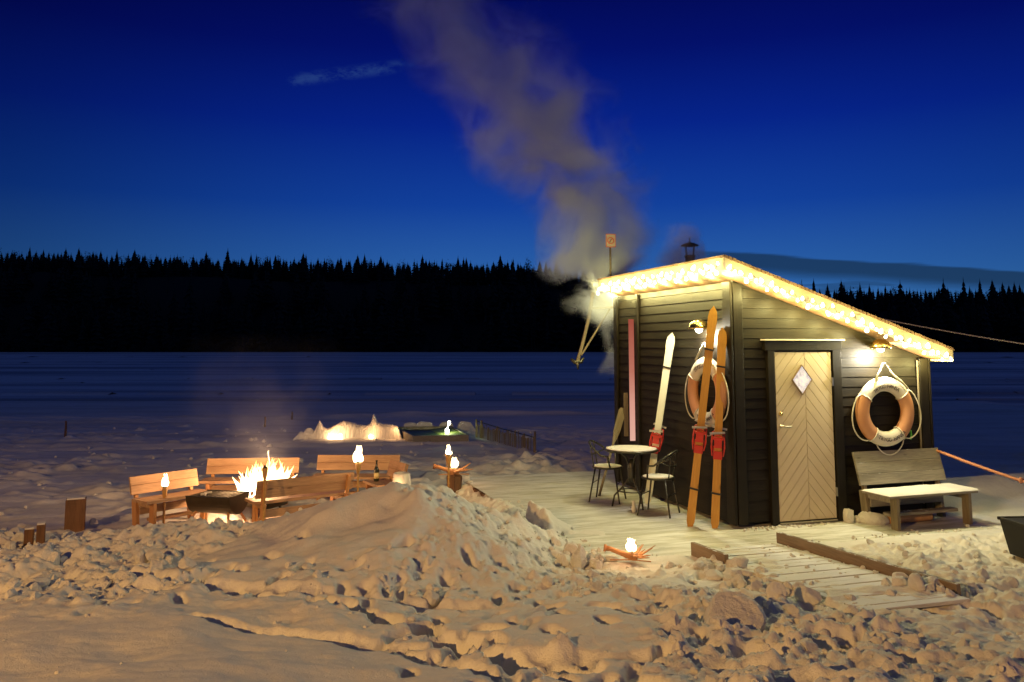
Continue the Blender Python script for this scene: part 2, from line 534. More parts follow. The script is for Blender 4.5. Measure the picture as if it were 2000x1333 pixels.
def grid_obj(name, xs, ys, H, mat):
    ny, nx = H.shape
    X, Y = np.meshgrid(xs, ys)
    co = np.stack([X, Y, H], -1).reshape(-1, 3).astype(np.float32)
    i = np.arange(nx - 1)[None, :] + np.arange(ny - 1)[:, None] * nx
    q = np.stack([i, i + 1, i + nx + 1, i + nx], -1).reshape(-1, 4)
    me = bpy.data.meshes.new(name)
    me.vertices.add(len(co)); me.vertices.foreach_set('co', co.ravel())
    me.loops.add(q.size); me.loops.foreach_set('vertex_index', q.ravel().astype(np.int32))
    me.polygons.add(len(q)); me.polygons.foreach_set('loop_start', np.arange(0, q.size, 4, dtype=np.int32))
    me.polygons.foreach_set('loop_total', np.full(len(q), 4, np.int32))
    me.polygons.foreach_set('use_smooth', np.ones(len(q), bool))
    me.update(calc_edges=True); me.validate()
    me.materials.append(mat)
    o = bpy.data.objects.new(name, me); col.objects.link(o)
    return o

# ------------------------------------------------------------------ near snow ground
DX = 0.018
xs = np.arange(-8.0, 8.0, DX); ys = np.arange(2.6, 13.8, DX)
X, Y = np.meshgrid(xs, ys)
H, RB, IND = ground_base(X, Y)
SM = smoothmask(X, Y)
U_, V_ = hut_uv(X, Y)
flatR = sstep(2.6, 3.0, U_) * sstep(-1.25, -.95, V_)
flatR = np.maximum(flatR, sstep(.95, 1.2, X) * sstep(-1.15, -.98, V_))
rough = (1 - SM) * (1 - RB) * (1 - flatR) * (1 - IND * sstep(-2.0, -1.8, U_))
H += fbm(X, Y, 1.3, 11, 4) * .10 * (1 - flatR) * (1 - .5 * RB)
HEAP = np.clip(sstep(.6, 1.1, X) * (1 - sstep(6.6, 7.3, Y)) + sstep(-2.2, -2.9, X) * sstep(6.4, 6.9, Y) + sstep(-1.3, -.7, X) * (1 - sstep(.7, 1.1, X)) * sstep(6.9, 7.5, Y)
    - .7 * sstep(2.5, 2.8, X) * (1 - sstep(6.3, 6.8, Y)) + sstep(2.8, 3.1, X) * sstep(6.2, 6.6, Y) * .6 + .30, 0, 1)
rough = rough * HEAP
H += fbm(X, Y, .30, 31, 4, .6) * .07 * rough + fbm(X, Y, .7, 33, 3, .5) * .05 * (1 - RB) * (1 - flatR)
H += np.abs(fbm(X, Y, .15, 51, 4, .65)) * .06 * rough + fbm(X, Y, .05, 57, 3, .6) * .010 * (rough + .25)
H += fbm(X * .5, Y * 1.6, .35, 61, 4, .55) * .022 * (1 - RB) * (1 - flatR)
H += fbm(X, Y, .5, 71, 3) * .02 * (1 - RB) + fbm(X, Y, .06, 81, 2) * .005
rnd = random.Random(3)
def pt_ok(x, y):
    u, v = hut_uv(x, y)
    if float(smoothmask(np.array(x), np.array(y))) > .5: return False
    if u > -2.05 and u < 2.8 and v > (-1.08 if u > -.05 else -.98): return False
    if -1.16 < u < -.02 and -3.0 < v < -.8: return False
    if u >= 2.8 and v > -1.1: return False
    if x < -5.2 and y > 9.0: return False
    return True
pts = []
def density(x, y):
    d = .05 + .28 * (math.sin(x * 2.1 + y * 1.7) + math.sin(y * 5.3 - x) > .7)
    if x > .9 and y < 7.0: d = 1.0 if x < 2.6 else .25                      # broken heap right of centre
    if x > .5 and x < 1.9 and 7.3 < y < 8.1: d = .7
    if x < -2.6 and 6.4 < y < 9.2: d = .8               # left heap
    if -1.1 < x < .9 and 6.6 < y < 9.0: d = .8          # right flank of the mound
    if x > 3.0 and y > 6.5: d = .6
    return d
for k in range(5200):
    x = rnd.uniform(-6.5, 6.8); y = rnd.uniform(4.0, 10.2)
    if not pt_ok(x, y): continue
    if rnd.random() > density(x, y): continue
    r = rnd.choice([.018, .02, .025, .03, .04, .05, .08]) * rnd.uniform(.8, 1.3)
    if x < -2.6 and y < 7.6: r *= .75
    if density(x, y) >= 1 and rnd.random() < .06: r = rnd.uniform(.10, .19)
    pts.append((x, y, r * 1.2, r * rnd.uniform(.2, .65), rnd.uniform(0, 3.14), rnd.uniform(.5, 1)))
# footprints and ruts
def path(P, step, jit, r, dep, asp=.6):
    for a, b in zip(P[:-1], P[1:]):
        L = math.hypot(b[0] - a[0], b[1] - a[1]); n = max(1, int(L / step))
        for i in range(n):
            t = i / n
            pts.append((a[0] + (b[0] - a[0]) * t + rnd.uniform(-jit, jit), a[1] + (b[1] - a[1]) * t + rnd.uniform(-jit, jit),
                        r * rnd.uniform(.8, 1.25), -dep * rnd.uniform(.7, 1.3), math.atan2(b[1] - a[1], b[0] - a[0]) + rnd.uniform(-.4, .4), asp))
path([(-2.2, 6.9), (-1.2, 6.35), (-.62, 5.9), (-.2, 5.35), (.35, 4.9), (1.1, 4.5)], .30, .07, .19, .20)
path([(-1.0, 6.3), (-.5, 6.1), (.0, 5.55)], .28, .1, .15, .16)
path([(-1.6, 5.85), (-.75, 5.45), (-.25, 5.0), (.1, 4.5)], .04, .006, .075, .06, 1)
path([(-2.2, 6.0), (-1.1, 5.7), (-.45, 5.45)], .04, .006, .06, .05, 1)
path([(-3.6, 7.4), (-2.6, 7.0), (-1.4, 6.7), (0, 6.5)], .04, .01, .08, .05, 1)
path([(-3.9, 7.6), (-3.4, 7.0), (-2.7, 6.75)], .06, .02, .10, .05, 1)
path([(.2, 6.45), (1.0, 6.1), (1.9, 5.3), (2.4, 4.6)], .3, .12, .15, .12)
path([(2.9, 6.6), (3.6, 6.0), (4.2, 5.4)], .3, .15, .16, .14)
path([(.1, 5.2), (.9, 5.0), (1.9, 4.6)], .05, .02, .08, .04, 1)
for k in range(70):
    x = rnd.uniform(-3.5, 2.5); y = rnd.uniform(4.4, 7.6); a = rnd.uniform(.6, 2.2)
    if y < 6 and x < -.9: continue
    for q in (0, 1):
        pts.append((x + q * .16 * math.sin(a) + rnd.uniform(-.03, .03), y - q * .16 * math.cos(a) + q * .3, .14, -rnd.uniform(.04, .09), a, .42))
for k in range(26):
    x = rnd.uniform(-3, 6); y = rnd.uniform(4.2, 7.4)
    if density(x, y) > .6 and pt_ok(x, y): pts.append((x, y, rnd.uniform(.08, .2), -rnd.uniform(.06, .15), rnd.uniform(0, 3), rnd.uniform(.5, 1)))
add_domes(H, xs, ys, DX, pts)
band = sstep(-1.22, -1.0, V_) * (1 - sstep(-.90, -.875, V_)) * sstep(-2.1, -2.0, U_) * (1 - sstep(-1.2, -1.14, U_) * (1 - sstep(-.04, .02, U_))) * (1 - sstep(2.9, 3.1, U_))
H = H * (1 - band) + (.010 + .25 * fbm(X, Y, .3, 91, 3) * .06) * band
ground = grid_obj('snow_ground', xs, ys, H, M['snow']); tag(ground, kind='structure')

def ground_z(x, y):
    i = int(round((x - xs[0]) / DX)); j = int(round((y - ys[0]) / DX))
    if 0 <= i < len(xs) and 0 <= j < len(ys): return float(H[j, i])
    return 0.3 if y < 3 else ICE

# the bank goes on beyond the near sheet, behind and beside the camera
b = MB()
b.add([(-60, -40, 0.45), (60, -40, 0.45), (60, 2.75, .38), (8.0, 2.75, .40), (-8.0, 2.75, .40), (-60, 2.75, .3),
       (8.0, 8, .02), (60, 8, -.3), (-8.0, 8, -.3), (-60, 8, -.4), (8.0, 10.4, .02), (12, 10.0, -.45)],
      [(0, 1, 2, 3, 4, 5), (3, 2, 7, 6), (5, 4, 8, 9), (6, 7, 11, 10)])
tag(b.build('shore_snow', M['snow']), kind='structure')

# ------------------------------------------------------------------ lake
D2 = 0.06
lx = np.arange(-24, 20, D2); ly = np.arange(8.4, 36, D2)
X, Y = np.meshgrid(lx, ly)
LH = np.full(X.shape, ICE)
def lump_mask(X, Y):
    nearm = np.clip(1.15 - np.clip((Y - 11) / 16, 0, 1.2), 0, 1)
    pile = np.exp(-(((X - .3) / 1.3) ** 2 + ((Y - 15.8) / 1.9) ** 2))
    return nearm, pile
NM, PL = lump_mask(X, Y)
patchy = sstep(-.08, .22, fbm(X, Y, 3.2, 201, 3))
edge = sstep(0, 2, X + 24) * sstep(0, 2, 20 - X) * sstep(0, 4, 36 - Y)
LH += edge * (np.abs(fbm(X * .6, Y, .55, 211, 4, .65)) * .19 * NM * (.25 + patchy) + PL * (.06 + np.abs(fbm(X, Y, .35, 221, 3)) * .22)
      + fbm(X, Y, 2.5, 231, 3) * .035)
# ski tracks and ploughed bank across the lake
for (x0, y0, x1, y1, w, hg) in [(-24, 23.5, 20, 33.0, .5, .09), (-24, 17.5, 10, 21.5, .15, -.05), (-24, 19, 3, 20.5, .2, .05), (-24, 26.5, 20, 30, .2, .05), (3, 16, 20, 18, .3, .07), (5, 20, 20, 23, .3, .06)]:
    yy = y0 + (Y * 0 + (X - x0) / (x1 - x0) * (y1 - y0))
    LH += edge * hg * np.exp(-((Y - yy) / w) ** 2) * ((X > min(x0, x1)) & (X < max(x0, x1))) * (.6 + .8 * (fbm(X, Y, 1.0, 241, 2) + .5))
LH = LH * edge + (1 - edge) * (ICE - .03)
lp = []
for k in range(900):
    if rnd.random() < .35:
        x = rnd.gauss(.3, 1.1); y = rnd.gauss(15.8, 1.4); r = rnd.uniform(.08, .2)
    else:
        x = rnd.uniform(-13, 1); y = 10.5 + rnd.random() ** 1.3 * 14; r = rnd.uniform(.08, .24)
    lp.append((x, y, r, r * rnd.uniform(.08, .28), rnd.uniform(0, 3.14), rnd.uniform(.4, 1)))
add_domes(LH, lx, ly, D2, lp)
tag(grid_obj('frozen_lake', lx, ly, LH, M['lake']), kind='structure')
b = MB(); b.add([(-1500, 6, ICE - .035), (1500, 6, ICE - .035), (1500, 1800, ICE - .035), (-1500, 1800, ICE - .035)], [(0, 1, 2, 3)])
for (xa, ya, xb, yb, w_, h_) in [(-70, 40, 70, 42, .5, .12), (-70, 36, 60, 37.5, .18, .05), (-90, 60, 90, 57, .7, .10), (-90, 52, 90, 55, .4, .06), (-200, 110, 200, 118, 1.6, .14), (-200, 84, 200, 80, .8, .08), (-200, 170, 200, 160, 3, .2)]:
    n_ = 80
    for i_ in range(n_):
        t0, t1 = i_ / n_, (i_ + 1) / n_
        if rnd.random() < .12: continue
        p0 = (xa + (xb - xa) * t0, ya + (yb - ya) * t0 + .25 * math.sin(t0 * 23)); p1 = (xa + (xb - xa) * t1, ya + (yb - ya) * t1 + .25 * math.sin(t1 * 23))
        z_ = ICE - .036; ha = h_ * rnd.uniform(.5, 1.2); hb_ = ha
        b.add([(p0[0], p0[1] - w_, z_), (p1[0], p1[1] - w_, z_), (p1[0], p1[1], z_ + hb_), (p0[0], p0[1], z_ + ha), (p1[0], p1[1] + w_, z_), (p0[0], p0[1] + w_, z_)], [(0, 1, 2, 3), (3, 2, 4, 5)])
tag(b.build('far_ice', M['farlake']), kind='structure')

# ------------------------------------------------------------------ loose snow clumps (stuff)
def ico():
    t = (1 + 5 ** .5) / 2
    v = np.array([(-1, t, 0), (1, t, 0), (-1, -t, 0), (1, -t, 0), (0, -1, t), (0, 1, t), (0, -1, -t), (0, 1, -t), (t, 0, -1), (t, 0, 1), (-t, 0, -1), (-t, 0, 1)], float)
    v /= np.linalg.norm(v[0])
    f = [(0, 11, 5), (0, 5, 1), (0, 1, 7), (0, 7, 10), (0, 10, 11), (1, 5, 9), (5, 11, 4), (11, 10, 2), (10, 7, 6), (7, 1, 8), (3, 9, 4), (3, 4, 2), (3, 2, 6), (3, 6, 8), (3, 8, 9), (4, 9, 5), (2, 4, 11), (6, 2, 10), (8, 6, 7), (9, 8, 1)]
    return v, np.array(f)
def subdiv(v, f):
    v = list(map(tuple, v)); cache = {}; nf = []
    def mid(a, b):
        k = (min(a, b), max(a, b))
        if k not in cache:
            p = (np.array(v[a]) + np.array(v[b])) / 2; p /= np.linalg.norm(p)
            cache[k] = len(v); v.append(tuple(p))
        return cache[k]
    for a, b_, c in f:
        x, y, z = mid(a, b_), mid(b_, c), mid(c, a)
        nf += [(a, x, z), (b_, y, x), (c, z, y), (x, y, z)]
    return np.array(v), np.array(nf)
I0 = ico(); I1 = subdiv(*I0); I2 = subdiv(*I1)
def chunk(V, F, rng):
    # cut a sphere by random planes -> angular block
    p = V.copy()
    for k in range(7):
        n = rng.normal(size=3); n /= np.linalg.norm(n)
        d = rng.uniform(.45, .8)
        s = p @ n - d
        p = p - np.outer(np.clip(s, 0, None), n)
    p *= rng.uniform(.6, 1.2, 3)
    p += rng.normal(size=p.shape) * .018
    a = rng.uniform(0, 6.28); ca, sa = math.cos(a), math.sin(a)
    return p @ np.array([[ca, sa, 0], [-sa, ca, 0], [0, 0, 1]])
def scatter(name, specs, mat, smooth=False):
    rng = np.random.RandomState(5); vs = []; fs = []; o = 0
    for (x, y, z, r) in specs:
        V, F = I2 if r > .06 else I1
        p = chunk(V, F, rng) * r + np.array([x, y, z])
        vs.append(p); fs.append(F + o); o += len(p)
    vs = np.concatenate(vs); fs = np.concatenate(fs)
    me = bpy.data.meshes.new(name); me.from_pydata(vs.tolist(), [], fs.tolist()); me.materials.append(mat)
    if smooth: me.polygons.foreach_set('use_smooth', [True] * len(me.polygons))
    ob = bpy.data.objects.new(name, me); col.objects.link(ob); return ob
spec = []
for k in range(5000):
    x = rnd.uniform(-6.2, 6.8); y = rnd.uniform(4.0, 10.3)
    if not pt_ok(x, y) or rnd.random() > density(x, y) * .8: continue
    r = abs(rnd.gauss(0, .022)) + .010
    if density(x, y) >= .8 and rnd.random() < .10: r = rnd.uniform(.04, .10)
    if -1.0 < x < .2 and y > 7.4: r *= .6
    spec.append((x, y, ground_z(x, y) + r * .05, r))
for k in range(70):                                      # crumbs that rolled on the smooth snow and the deck
    x = rnd.uniform(-4, 3); y = rnd.uniform(4, 7); spec.append((x, y, ground_z(x, y) + .002, rnd.uniform(.006, .016)))
for k in range(130):
    t = rnd.random(); w = hutw(-2.1 + abs(rnd.gauss(0, .12)), -.85 + t * 3.2); r = rnd.uniform(.01, .035); spec.append((w[0], w[1], .004, r))
for k in range(60):
    w = hutw(rnd.uniform(-2.0, 3.2), -.88 + abs(rnd.gauss(0, .08))); spec.append((w[0], w[1], .006, rnd.uniform(.01, .03)))
for k in range(90):
    w = hutw(rnd.uniform(0, 1.75), -.05 - abs(rnd.gauss(0, .05))); spec.append((w[0], w[1], .005, rnd.uniform(.008, .026)))
for k in range(30):
    w = hutw(rnd.gauss(1.62, .07), -.09 - abs(rnd.gauss(0, .06))); spec.append((w[0], w[1], rnd.uniform(0, .06), rnd.uniform(.02, .06)))
for k in range(26):
    w = hutw(-2.12 + rnd.gauss(0, .08), -.92 + rnd.gauss(0, .06)); spec.append((w[0], w[1], rnd.uniform(-.04, .03), rnd.uniform(.03, .07)))
for k in range(60):                                       # crumbs caught on the ramp
    w = hutw(rnd.uniform(-1.1, -.05), rnd.uniform(-2.7, -.95)); spec.append((w[0], w[1], .035 + .055 * (-hut_uv(w[0], w[1])[1] - .9), rnd.uniform(.008, .03)))
for k in range(130):                                      # heap that buries the left ramp rail
    w = hutw(-1.2 + rnd.gauss(0, .10), rnd.uniform(-2.6, -1.35)); r = rnd.uniform(.03, .085); spec.append((w[0], w[1], ground_z(*w[:2]) + r * .2, r))
for k in range(80):
    w = hutw(.06 + abs(rnd.gauss(0, .12)), rnd.uniform(-2.9, -1.3)); r = rnd.uniform(.015, .06); spec.append((w[0], w[1], ground_z(*w[:2]) + r * .2, r))
for k in range(40):
    w = hutw(-.15 + rnd.gauss(0, .14), -2.95 + rnd.gauss(0, .1)); r = rnd.uniform(.03, .09); spec.append((w[0], w[1], ground_z(*w[:2]) + r * .2, r))
tag(scatter('snow_clumps', spec, M['clump']), 'broken lumps of shovelled snow strewn over the shore bank', 'snow clumps', kind='stuff')
spec = []
for (x, y, r, h, a, s) in lp:
    if rnd.random() < .4: spec.append((x + rnd.uniform(-.2, .2), y + rnd.uniform(-.2, .2), ICE + .02, r * rnd.uniform(.15, .4)))
for k in range(160):
    x = rnd.gauss(-5.6, .7); y = rnd.gauss(9.9, .4); spec.append((x, y, max(ground_z(x, y), ICE) + .02, rnd.uniform(.04, .12)))
for k in range(120):
    x = rnd.uniform(-4.9, -1.2); y = rnd.uniform(9.6, 10.4); spec.append((x, y, max(ground_z(x, y), ICE) + .02, rnd.uniform(.03, .09)))
tag(scatter('ice_rubble', spec, M['clump']), 'scattered lumps of trampled snow on the frozen lake', 'snow rubble', kind='stuff')
def lonely(name, x, y, z, r, label, seed, sc3=(1, 1, 1)):
    rng = np.random.RandomState(seed); V, F = subdiv(*I2)
    p = chunk(V, F, rng) * r * np.array(sc3)
    me = bpy.data.meshes.new(name); me.from_pydata(p.tolist(), [], F.tolist()); me.materials.append(M['clump'])
    o = bpy.data.objects.new(name, me); col.objects.link(o); o.location = (x, y, z)
    return tag(o, label, 'snow block')
lonely('snow_block', .62, 8.12, .06, .14, 'square block of snow at the front left corner of the deck', 41, (1, .7, .9))
lonely('snow_block', 1.42, 5.75, .26, .19, 'largest rounded lump of snow in the heap left of the ramp', 42, (1.1, 1, .8))
w = hutw(1.42, -.10); lonely('snow_block', w[0], w[1], .07, .11, 'tall lump of snow against the right door jamb', 43, (.5, .6, 1.6))
w = hutw(1.68, -.2); lonely('snow_block', w[0], w[1], .04, .16, 'grey lump of snow by the left rear leg of the bench at the hut', 44, (1, .8, .9))

# ------------------------------------------------------------------ far shore: hill and forest
def skyH(x):       # height of the tree line as a function of x at 320 m
    return float(np.interp(x, [-230, -200, -120, -60, 0, 30, 60, 110, 190, 240], [41, 40.5, 38, 36.6, 35.6, 32, 29, 25, 24.5, 24]))
hx = np.linspace(-420, 420, 120); hy = np.array([286, 291, 300, 315, 335, 360, 420, 520.])
HH = np.zeros((len(hy), len(hx)))
for i, x in enumerate(hx):
    top = skyH(x) - 8.5
    HH[:, i] = np.interp(hy, [286, 291, 300, 335, 360, 520], [ICE - .2, .3, 2.5, top - 1, top, top + 1]) + .6 * math.sin(x * .09) * (np.array([0, 0, .3, .6, 1, 1, 1, 1]))
tag(grid_obj('far_hill', hx, hy, HH, M['hill']), kind='structure')
def hill_z(x, y):
    return float(np.interp(y, [286, 291, 300, 335, 360, 520], [ICE - .2, .3, 2.5, skyH(x) - 9.5, skyH(x) - 8.5, skyH(x) - 7.5]))

def conifer_geo(h, rad, seed, mb=None, base=(0, 0, 0), dense=1.0):
    rg = random.Random(seed); vs = []; fs = []
    bx, by, bz = base
    # trunk
    n = 5
    for (z, r) in ((0, .018 * h), (h * .95, .004 * h)):
        for k in range(n):
            a = 6.283 * k / n; vs.append((bx + r * math.cos(a), by + r * math.sin(a), bz + z))
    for k in range(n): fs.append((k, (k + 1) % n, n + (k + 1) % n, n + k))
    tiers = int(15 * dense); z0 = h * rg.uniform(.07, .16)
    for t in range(tiers):
        q = t / (tiers - 1)
        z = z0 + (h - z0) * q ** .92
        rr = rad * (1 - q) ** .8 * rg.uniform(.75, 1.1) + .02 * h * (1 - q) + .004 * h
        m = 9 if q < .7 else 6
        for k in range(m):
            a = 6.283 * (k + rg.random() * .8) / m
            r2 = rr * rg.uniform(.6, 1.15)
            wdt = .42 * rr + .006 * h
            dx, dy = math.cos(a), math.sin(a)
            o = len(vs)
            zz = z + rg.uniform(-.02, .02) * h
            vs += [(bx, by, bz + zz + .075 * h), (bx + dx * r2 * .6 - dy * wdt, by + dy * r2 * .6 + dx * wdt, bz + zz - .015 * h),
                   (bx + dx * r2, by + dy * r2, bz + zz - .06 * h), (bx + dx * r2 * .6 + dy * wdt, by + dy * r2 * .6 - dx * wdt, bz + zz - .015 * h)]
            fs += [(o, o + 1, o + 2), (o, o + 2, o + 3)]
    return vs, fs, n
def leafy_geo(h, rad, seed, base=(0, 0, 0)):
    rg = random.Random(seed); vs = []; fs = []; bx, by, bz = base; n = 5
    for (z, r) in ((0, .015 * h), (h * .9, .004 * h)):
        for k in range(n):
            a = 6.283 * k / n; vs.append((bx + r * math.cos(a), by + r * math.sin(a), bz + z))
    for k in range(n): fs.append((k, (k + 1) % n, n + (k + 1) % n, n + k))
    for c in range(15):
        cz = h * rg.uniform(.45, .95); q = (cz / h - .45) / .55
        cr = rad * (1 - .55 * q); a = rg.uniform(0, 6.28); d = cr * rg.uniform(0, .7)
        cx, cy = bx + d * math.cos(a), by + d * math.sin(a); s = rad * rg.uniform(.3, .55)
        for k in range(18):
            o = len(vs); p = [rg.gauss(0, s * .55) for _ in range(3)]; w = s * rg.uniform(.2, .42)
            for j in range(3):
                vs.append((cx + p[0] + rg.uniform(-w, w), cy + p[1] + rg.uniform(-w, w), bz + cz + p[2] + rg.uniform(-w, w)))
            fs.append((o, o + 1, o + 2))
    return vs, fs, n
protos = []
for i in range(9):
    vs, fs, n = conifer_geo(1, .19 + .04 * (i % 4), 100 + i) if i < 6 else leafy_geo(1, .22, 200 + i)
    me = bpy.data.meshes.new('trunk_mesh'); me.from_pydata([vs[k] for k in range(10)], [], fs[:5]); me.materials.append(M['bark'])
    mc = bpy.data.meshes.new('crown_mesh'); mc.from_pydata(vs, [], fs[5:]); mc.materials.append(M['spruce'])
    protos.append((me, mc, 'spruce_tree' if i < 6 else 'leafy_tree'))
rt = random.Random(21)
k = 0; x = -215.0
while x < 225 and k < 150:
    leafy = rt.random() < .13
    i = rt.randrange(6, 9) if leafy else rt.randrange(6)
    y = rt.uniform(332, 352); zb = hill_z(x, y)
    hgt = (skyH(x) - zb + .5) * rt.uniform(.80, 1.15)
    if rt.random() < .2: hgt *= rt.uniform(1.1, 1.3)
    me, mc, nm = protos[i]
    root = empty(nm, (x * (y / 320.), y, zb), rt.uniform(0, 6.28),
                 'black spruce standing out of the skyline of the far forest' if not leafy else 'round-crowned bare-looking tree on the skyline of the far forest',
                 'tree', 'spruces along the far skyline' if not leafy else 'round trees along the far skyline')
    root.scale = (hgt, hgt, hgt)
    for nm2, m_ in (('trunk', me), ('crown', mc)):
        o = bpy.data.objects.new(nm2, m_); col.objects.link(o); o.parent = root
    x += rt.choice([1.2, 1.8, 2.4, 3.2, 5.5]) * rt.uniform(.8, 1.2); k += 1
V = []; F = []
for k in range(1900):
    x = rt.uniform(-250, 265); y = rt.choice([rt.uniform(288, 296), rt.uniform(300, 326), rt.uniform(334, 350), rt.uniform(338, 356), rt.uniform(338, 356), rt.uniform(340, 358)])
    zb = hill_z(x * 320 / y, y)
    h = rt.uniform(11, 17) if y < 330 else (skyH(x * 320 / y) - zb) * rt.uniform(.72, 1.0)
    vs, fs, n = conifer_geo(h, h * rt.uniform(.2, .34), 500 + k, base=(x, y, zb), dense=.6) if rt.random() < .8 else leafy_geo(h, h * .22, 500 + k, base=(x, y, zb))
    o = len(V); V += vs; F += [tuple(a + o for a in f) for f in fs]
for k in range(420):
    x = rt.uniform(-290, 290); y = rt.uniform(280.5, 288) + 2.0 * math.sin(x * .07); h = abs(rt.gauss(0, 1.3)) + .6
    vs, fs, n = leafy_geo(h * 1.6, h * .8, 7000 + k, base=(x, y, ICE - .4))
    o = len(V); V += vs; F += [tuple(a + o for a in f) for f in fs]
for k in range(800):
    x = rt.uniform(-255, 270); y = rt.uniform(346, 359); zb = hill_z(x * 320 / y, y); h = rt.uniform(4, 6.5)
    vs, fs, n = conifer_geo(h, h * .55, 9000 + k, base=(x, y, zb - 1.0), dense=.6)
    o = len(V); V += vs; F += [tuple(a + o for a in f) for f in fs]
me = bpy.data.meshes.new('far_forest'); me.from_pydata(V, [], F); me.materials.append(M['spruce'])
fo = bpy.data.objects.new('far_forest', me); col.objects.link(fo)
tag(fo, 'dark mass of forest on the hillside across the frozen lake', 'forest', kind='stuff')

# ------------------------------------------------------------------ deck
dk = MB()
dxs = np.arange(-2.12, 2.86, .04); dys = np.arange(-.9, 4.5, .04)
Xd, Yd = np.meshgrid(dxs, dys)
Hd = fbm(Xd * .5, Yd * 2.2, .35, 301, 4) * .016 + fbm(Xd * .4, Yd, 1.2, 311, 2) * .012
Hd += .05 * np.exp(-((Yd + .0) / .06) ** 2) * 0
deck = grid_obj('deck_snow_cover', dxs, dys, Hd, M['deck'])
deck_root = empty('deck', (HC[0], HC[1], 0), TH); deck_root['kind'] = 'structure'
deck.parent = deck_root
fr = MB()
fr.box((.37, -.875, -.13), (4.98, .045, .20)); fr.box((.37, 4.44, -.13), (4.98, .045, .20))
fr.box((-2.09, 1.8, -.13), (.045, 5.3, .20)); fr.box((2.83, 1.8, -.13), (.045, 5.3, .20))
fr.build('deck_frame', M['dark_wood'], deck_root)

# ramp
ramp = empty('boarding_ramp', hutw(-.58, -.92, .0), TH, 'snowy slatted wooden ramp with side rails leading down from the deck', 'ramp')
def rz(v): return .035 + .055 * v
for k in range(20):
    v = .05 + k * .122
    m_ = MB(); m_.box((rnd.uniform(-.01, .01), -v, rz(v) - .01 + rnd.uniform(-.004, .004)), (.96, rnd.uniform(.095, .112), .028), (R(-3), 0, rnd.uniform(-.012, .012)))
    m_.build('slat', M['slat'], ramp, bevel=.006)
for s in (-.36, .36):
    m_ = MB(); m_.tube([(s, .0, -.03), (s, -2.4, .09)], .03, 4); m_.build('beam', M['dark_wood'], ramp)
m_ = MB(); m_.box((.52, -1.10, .135), (.045, 2.32, .11), (R(-2.2), 0, 0)); m_.build('rail', M['rail_wood'], ramp, bevel=.006)
m_ = MB(); m_.box((-.50, -.32, .075), (.045, .62, .13), (R(-2.2), 0, 0)); m_.build('rail', M['rail_wood'], ramp, bevel=.006)

# ------------------------------------------------------------------ the sauna hut
hut = empty('sauna_hut', hutw(0, 0), TH, 'black plank hut with a mono-pitch roof edged in warm string lights', 'hut')
HW, HD, SL = 2.70, 3.20, .334
def ztop(u): return 2.79 - SL * u
P = .115
w = MB()
w.prism([(.03, .04), (HW - .03, .04), (HW - .03, ztop(HW) - .01), (.03, ztop(0) - .01)], 0.03, .10)
z = .06
while z < 2.79:
    z1 = z + P
    def um(zz): return max(0.0, min(HW - .02, (2.79 - zz) / SL))
    a, c = um(z), um(z1 - .003)
    if a > .05:
        vs = [(0.02, -.015, z), (a, -.015, z), (max(c, .03), -.006, z1 - .003), (0.02, -.006, z1 - .003),
              (0.02, .03, z), (a, .03, z), (max(c, .03), .03, z1 - .003), (0.02, .03, z1 - .003)]
        w.add(vs, [(0, 1, 2, 3), (7, 6, 5, 4), (0, 4, 5, 1), (1, 5, 6, 2), (2, 6, 7, 3), (3, 7, 4, 0)])
    z = z1
w.build('front_wall', M['siding'], hut)
def side_wall(name, u0, sgn, zt):
    w = MB(); w.box((u0 - sgn * .05, HD / 2, zt / 2), (.07, HD - .08, zt - .05))
    z = .06
    while z + P < zt + .08:
        z1 = min(z + P, zt)
        vs = [(u0 + sgn * .016, .02, z), (u0 + sgn * .016, HD - .02, z), (u0 + sgn * .006, HD - .02, z1 - .003), (u0 + sgn * .006, .02, z1 - .003),
              (u0 - sgn * .03, .02, z), (u0 - sgn * .03, HD - .02, z), (u0 - sgn * .03, HD - .02, z1 - .003), (u0 - sgn * .03, .02, z1 - .003)]
        w.add(vs, [(0, 1, 2, 3), (7, 6, 5, 4), (0, 4, 5, 1), (1, 5, 6, 2), (2, 6, 7, 3), (3, 7, 4, 0)])
        z = z1
    return w.build(name, M['sidingY'], hut)
side_wall('side_wall', 0, -1, 2.78)
side_wall('side_wall', HW, 1, ztop(HW))
w = MB(); w.prism([(.03, .04), (HW - .03, .04), (HW - .03, ztop(HW) - .01), (.03, ztop(0) - .01)], HD - .08, HD)
w.build('back_wall', M['siding'], hut)
# corner boards
def corner(u, v, du, dv, zt, nm='corner_board'):
    m_ = MB(); m_.box((u, v, zt / 2 + .02), (du, dv, zt - .04)); return m_.build(nm, M['trim'], hut, bevel=.004)
corner(.055, -.034, .12, .03, 2.76); corner(-.034, .036, .03, .17, 2.78)
corner(HW - .055, -.034, .12, .03, 1.885); corner(HW + .034, .036, .03, .17, 1.89)
corner(-.034, 2.42, .028, .07, 2.77, 'wall_batten'); corner(-.034, HD - .05, .03, .12, 2.78)
# pale strip beside right corner board
m_ = MB(); m_.box((HW - .135, -.032, 1.0), (.018, .012, 1.72)); m_.build('corner_strip', M['grey_woodZ'], hut)
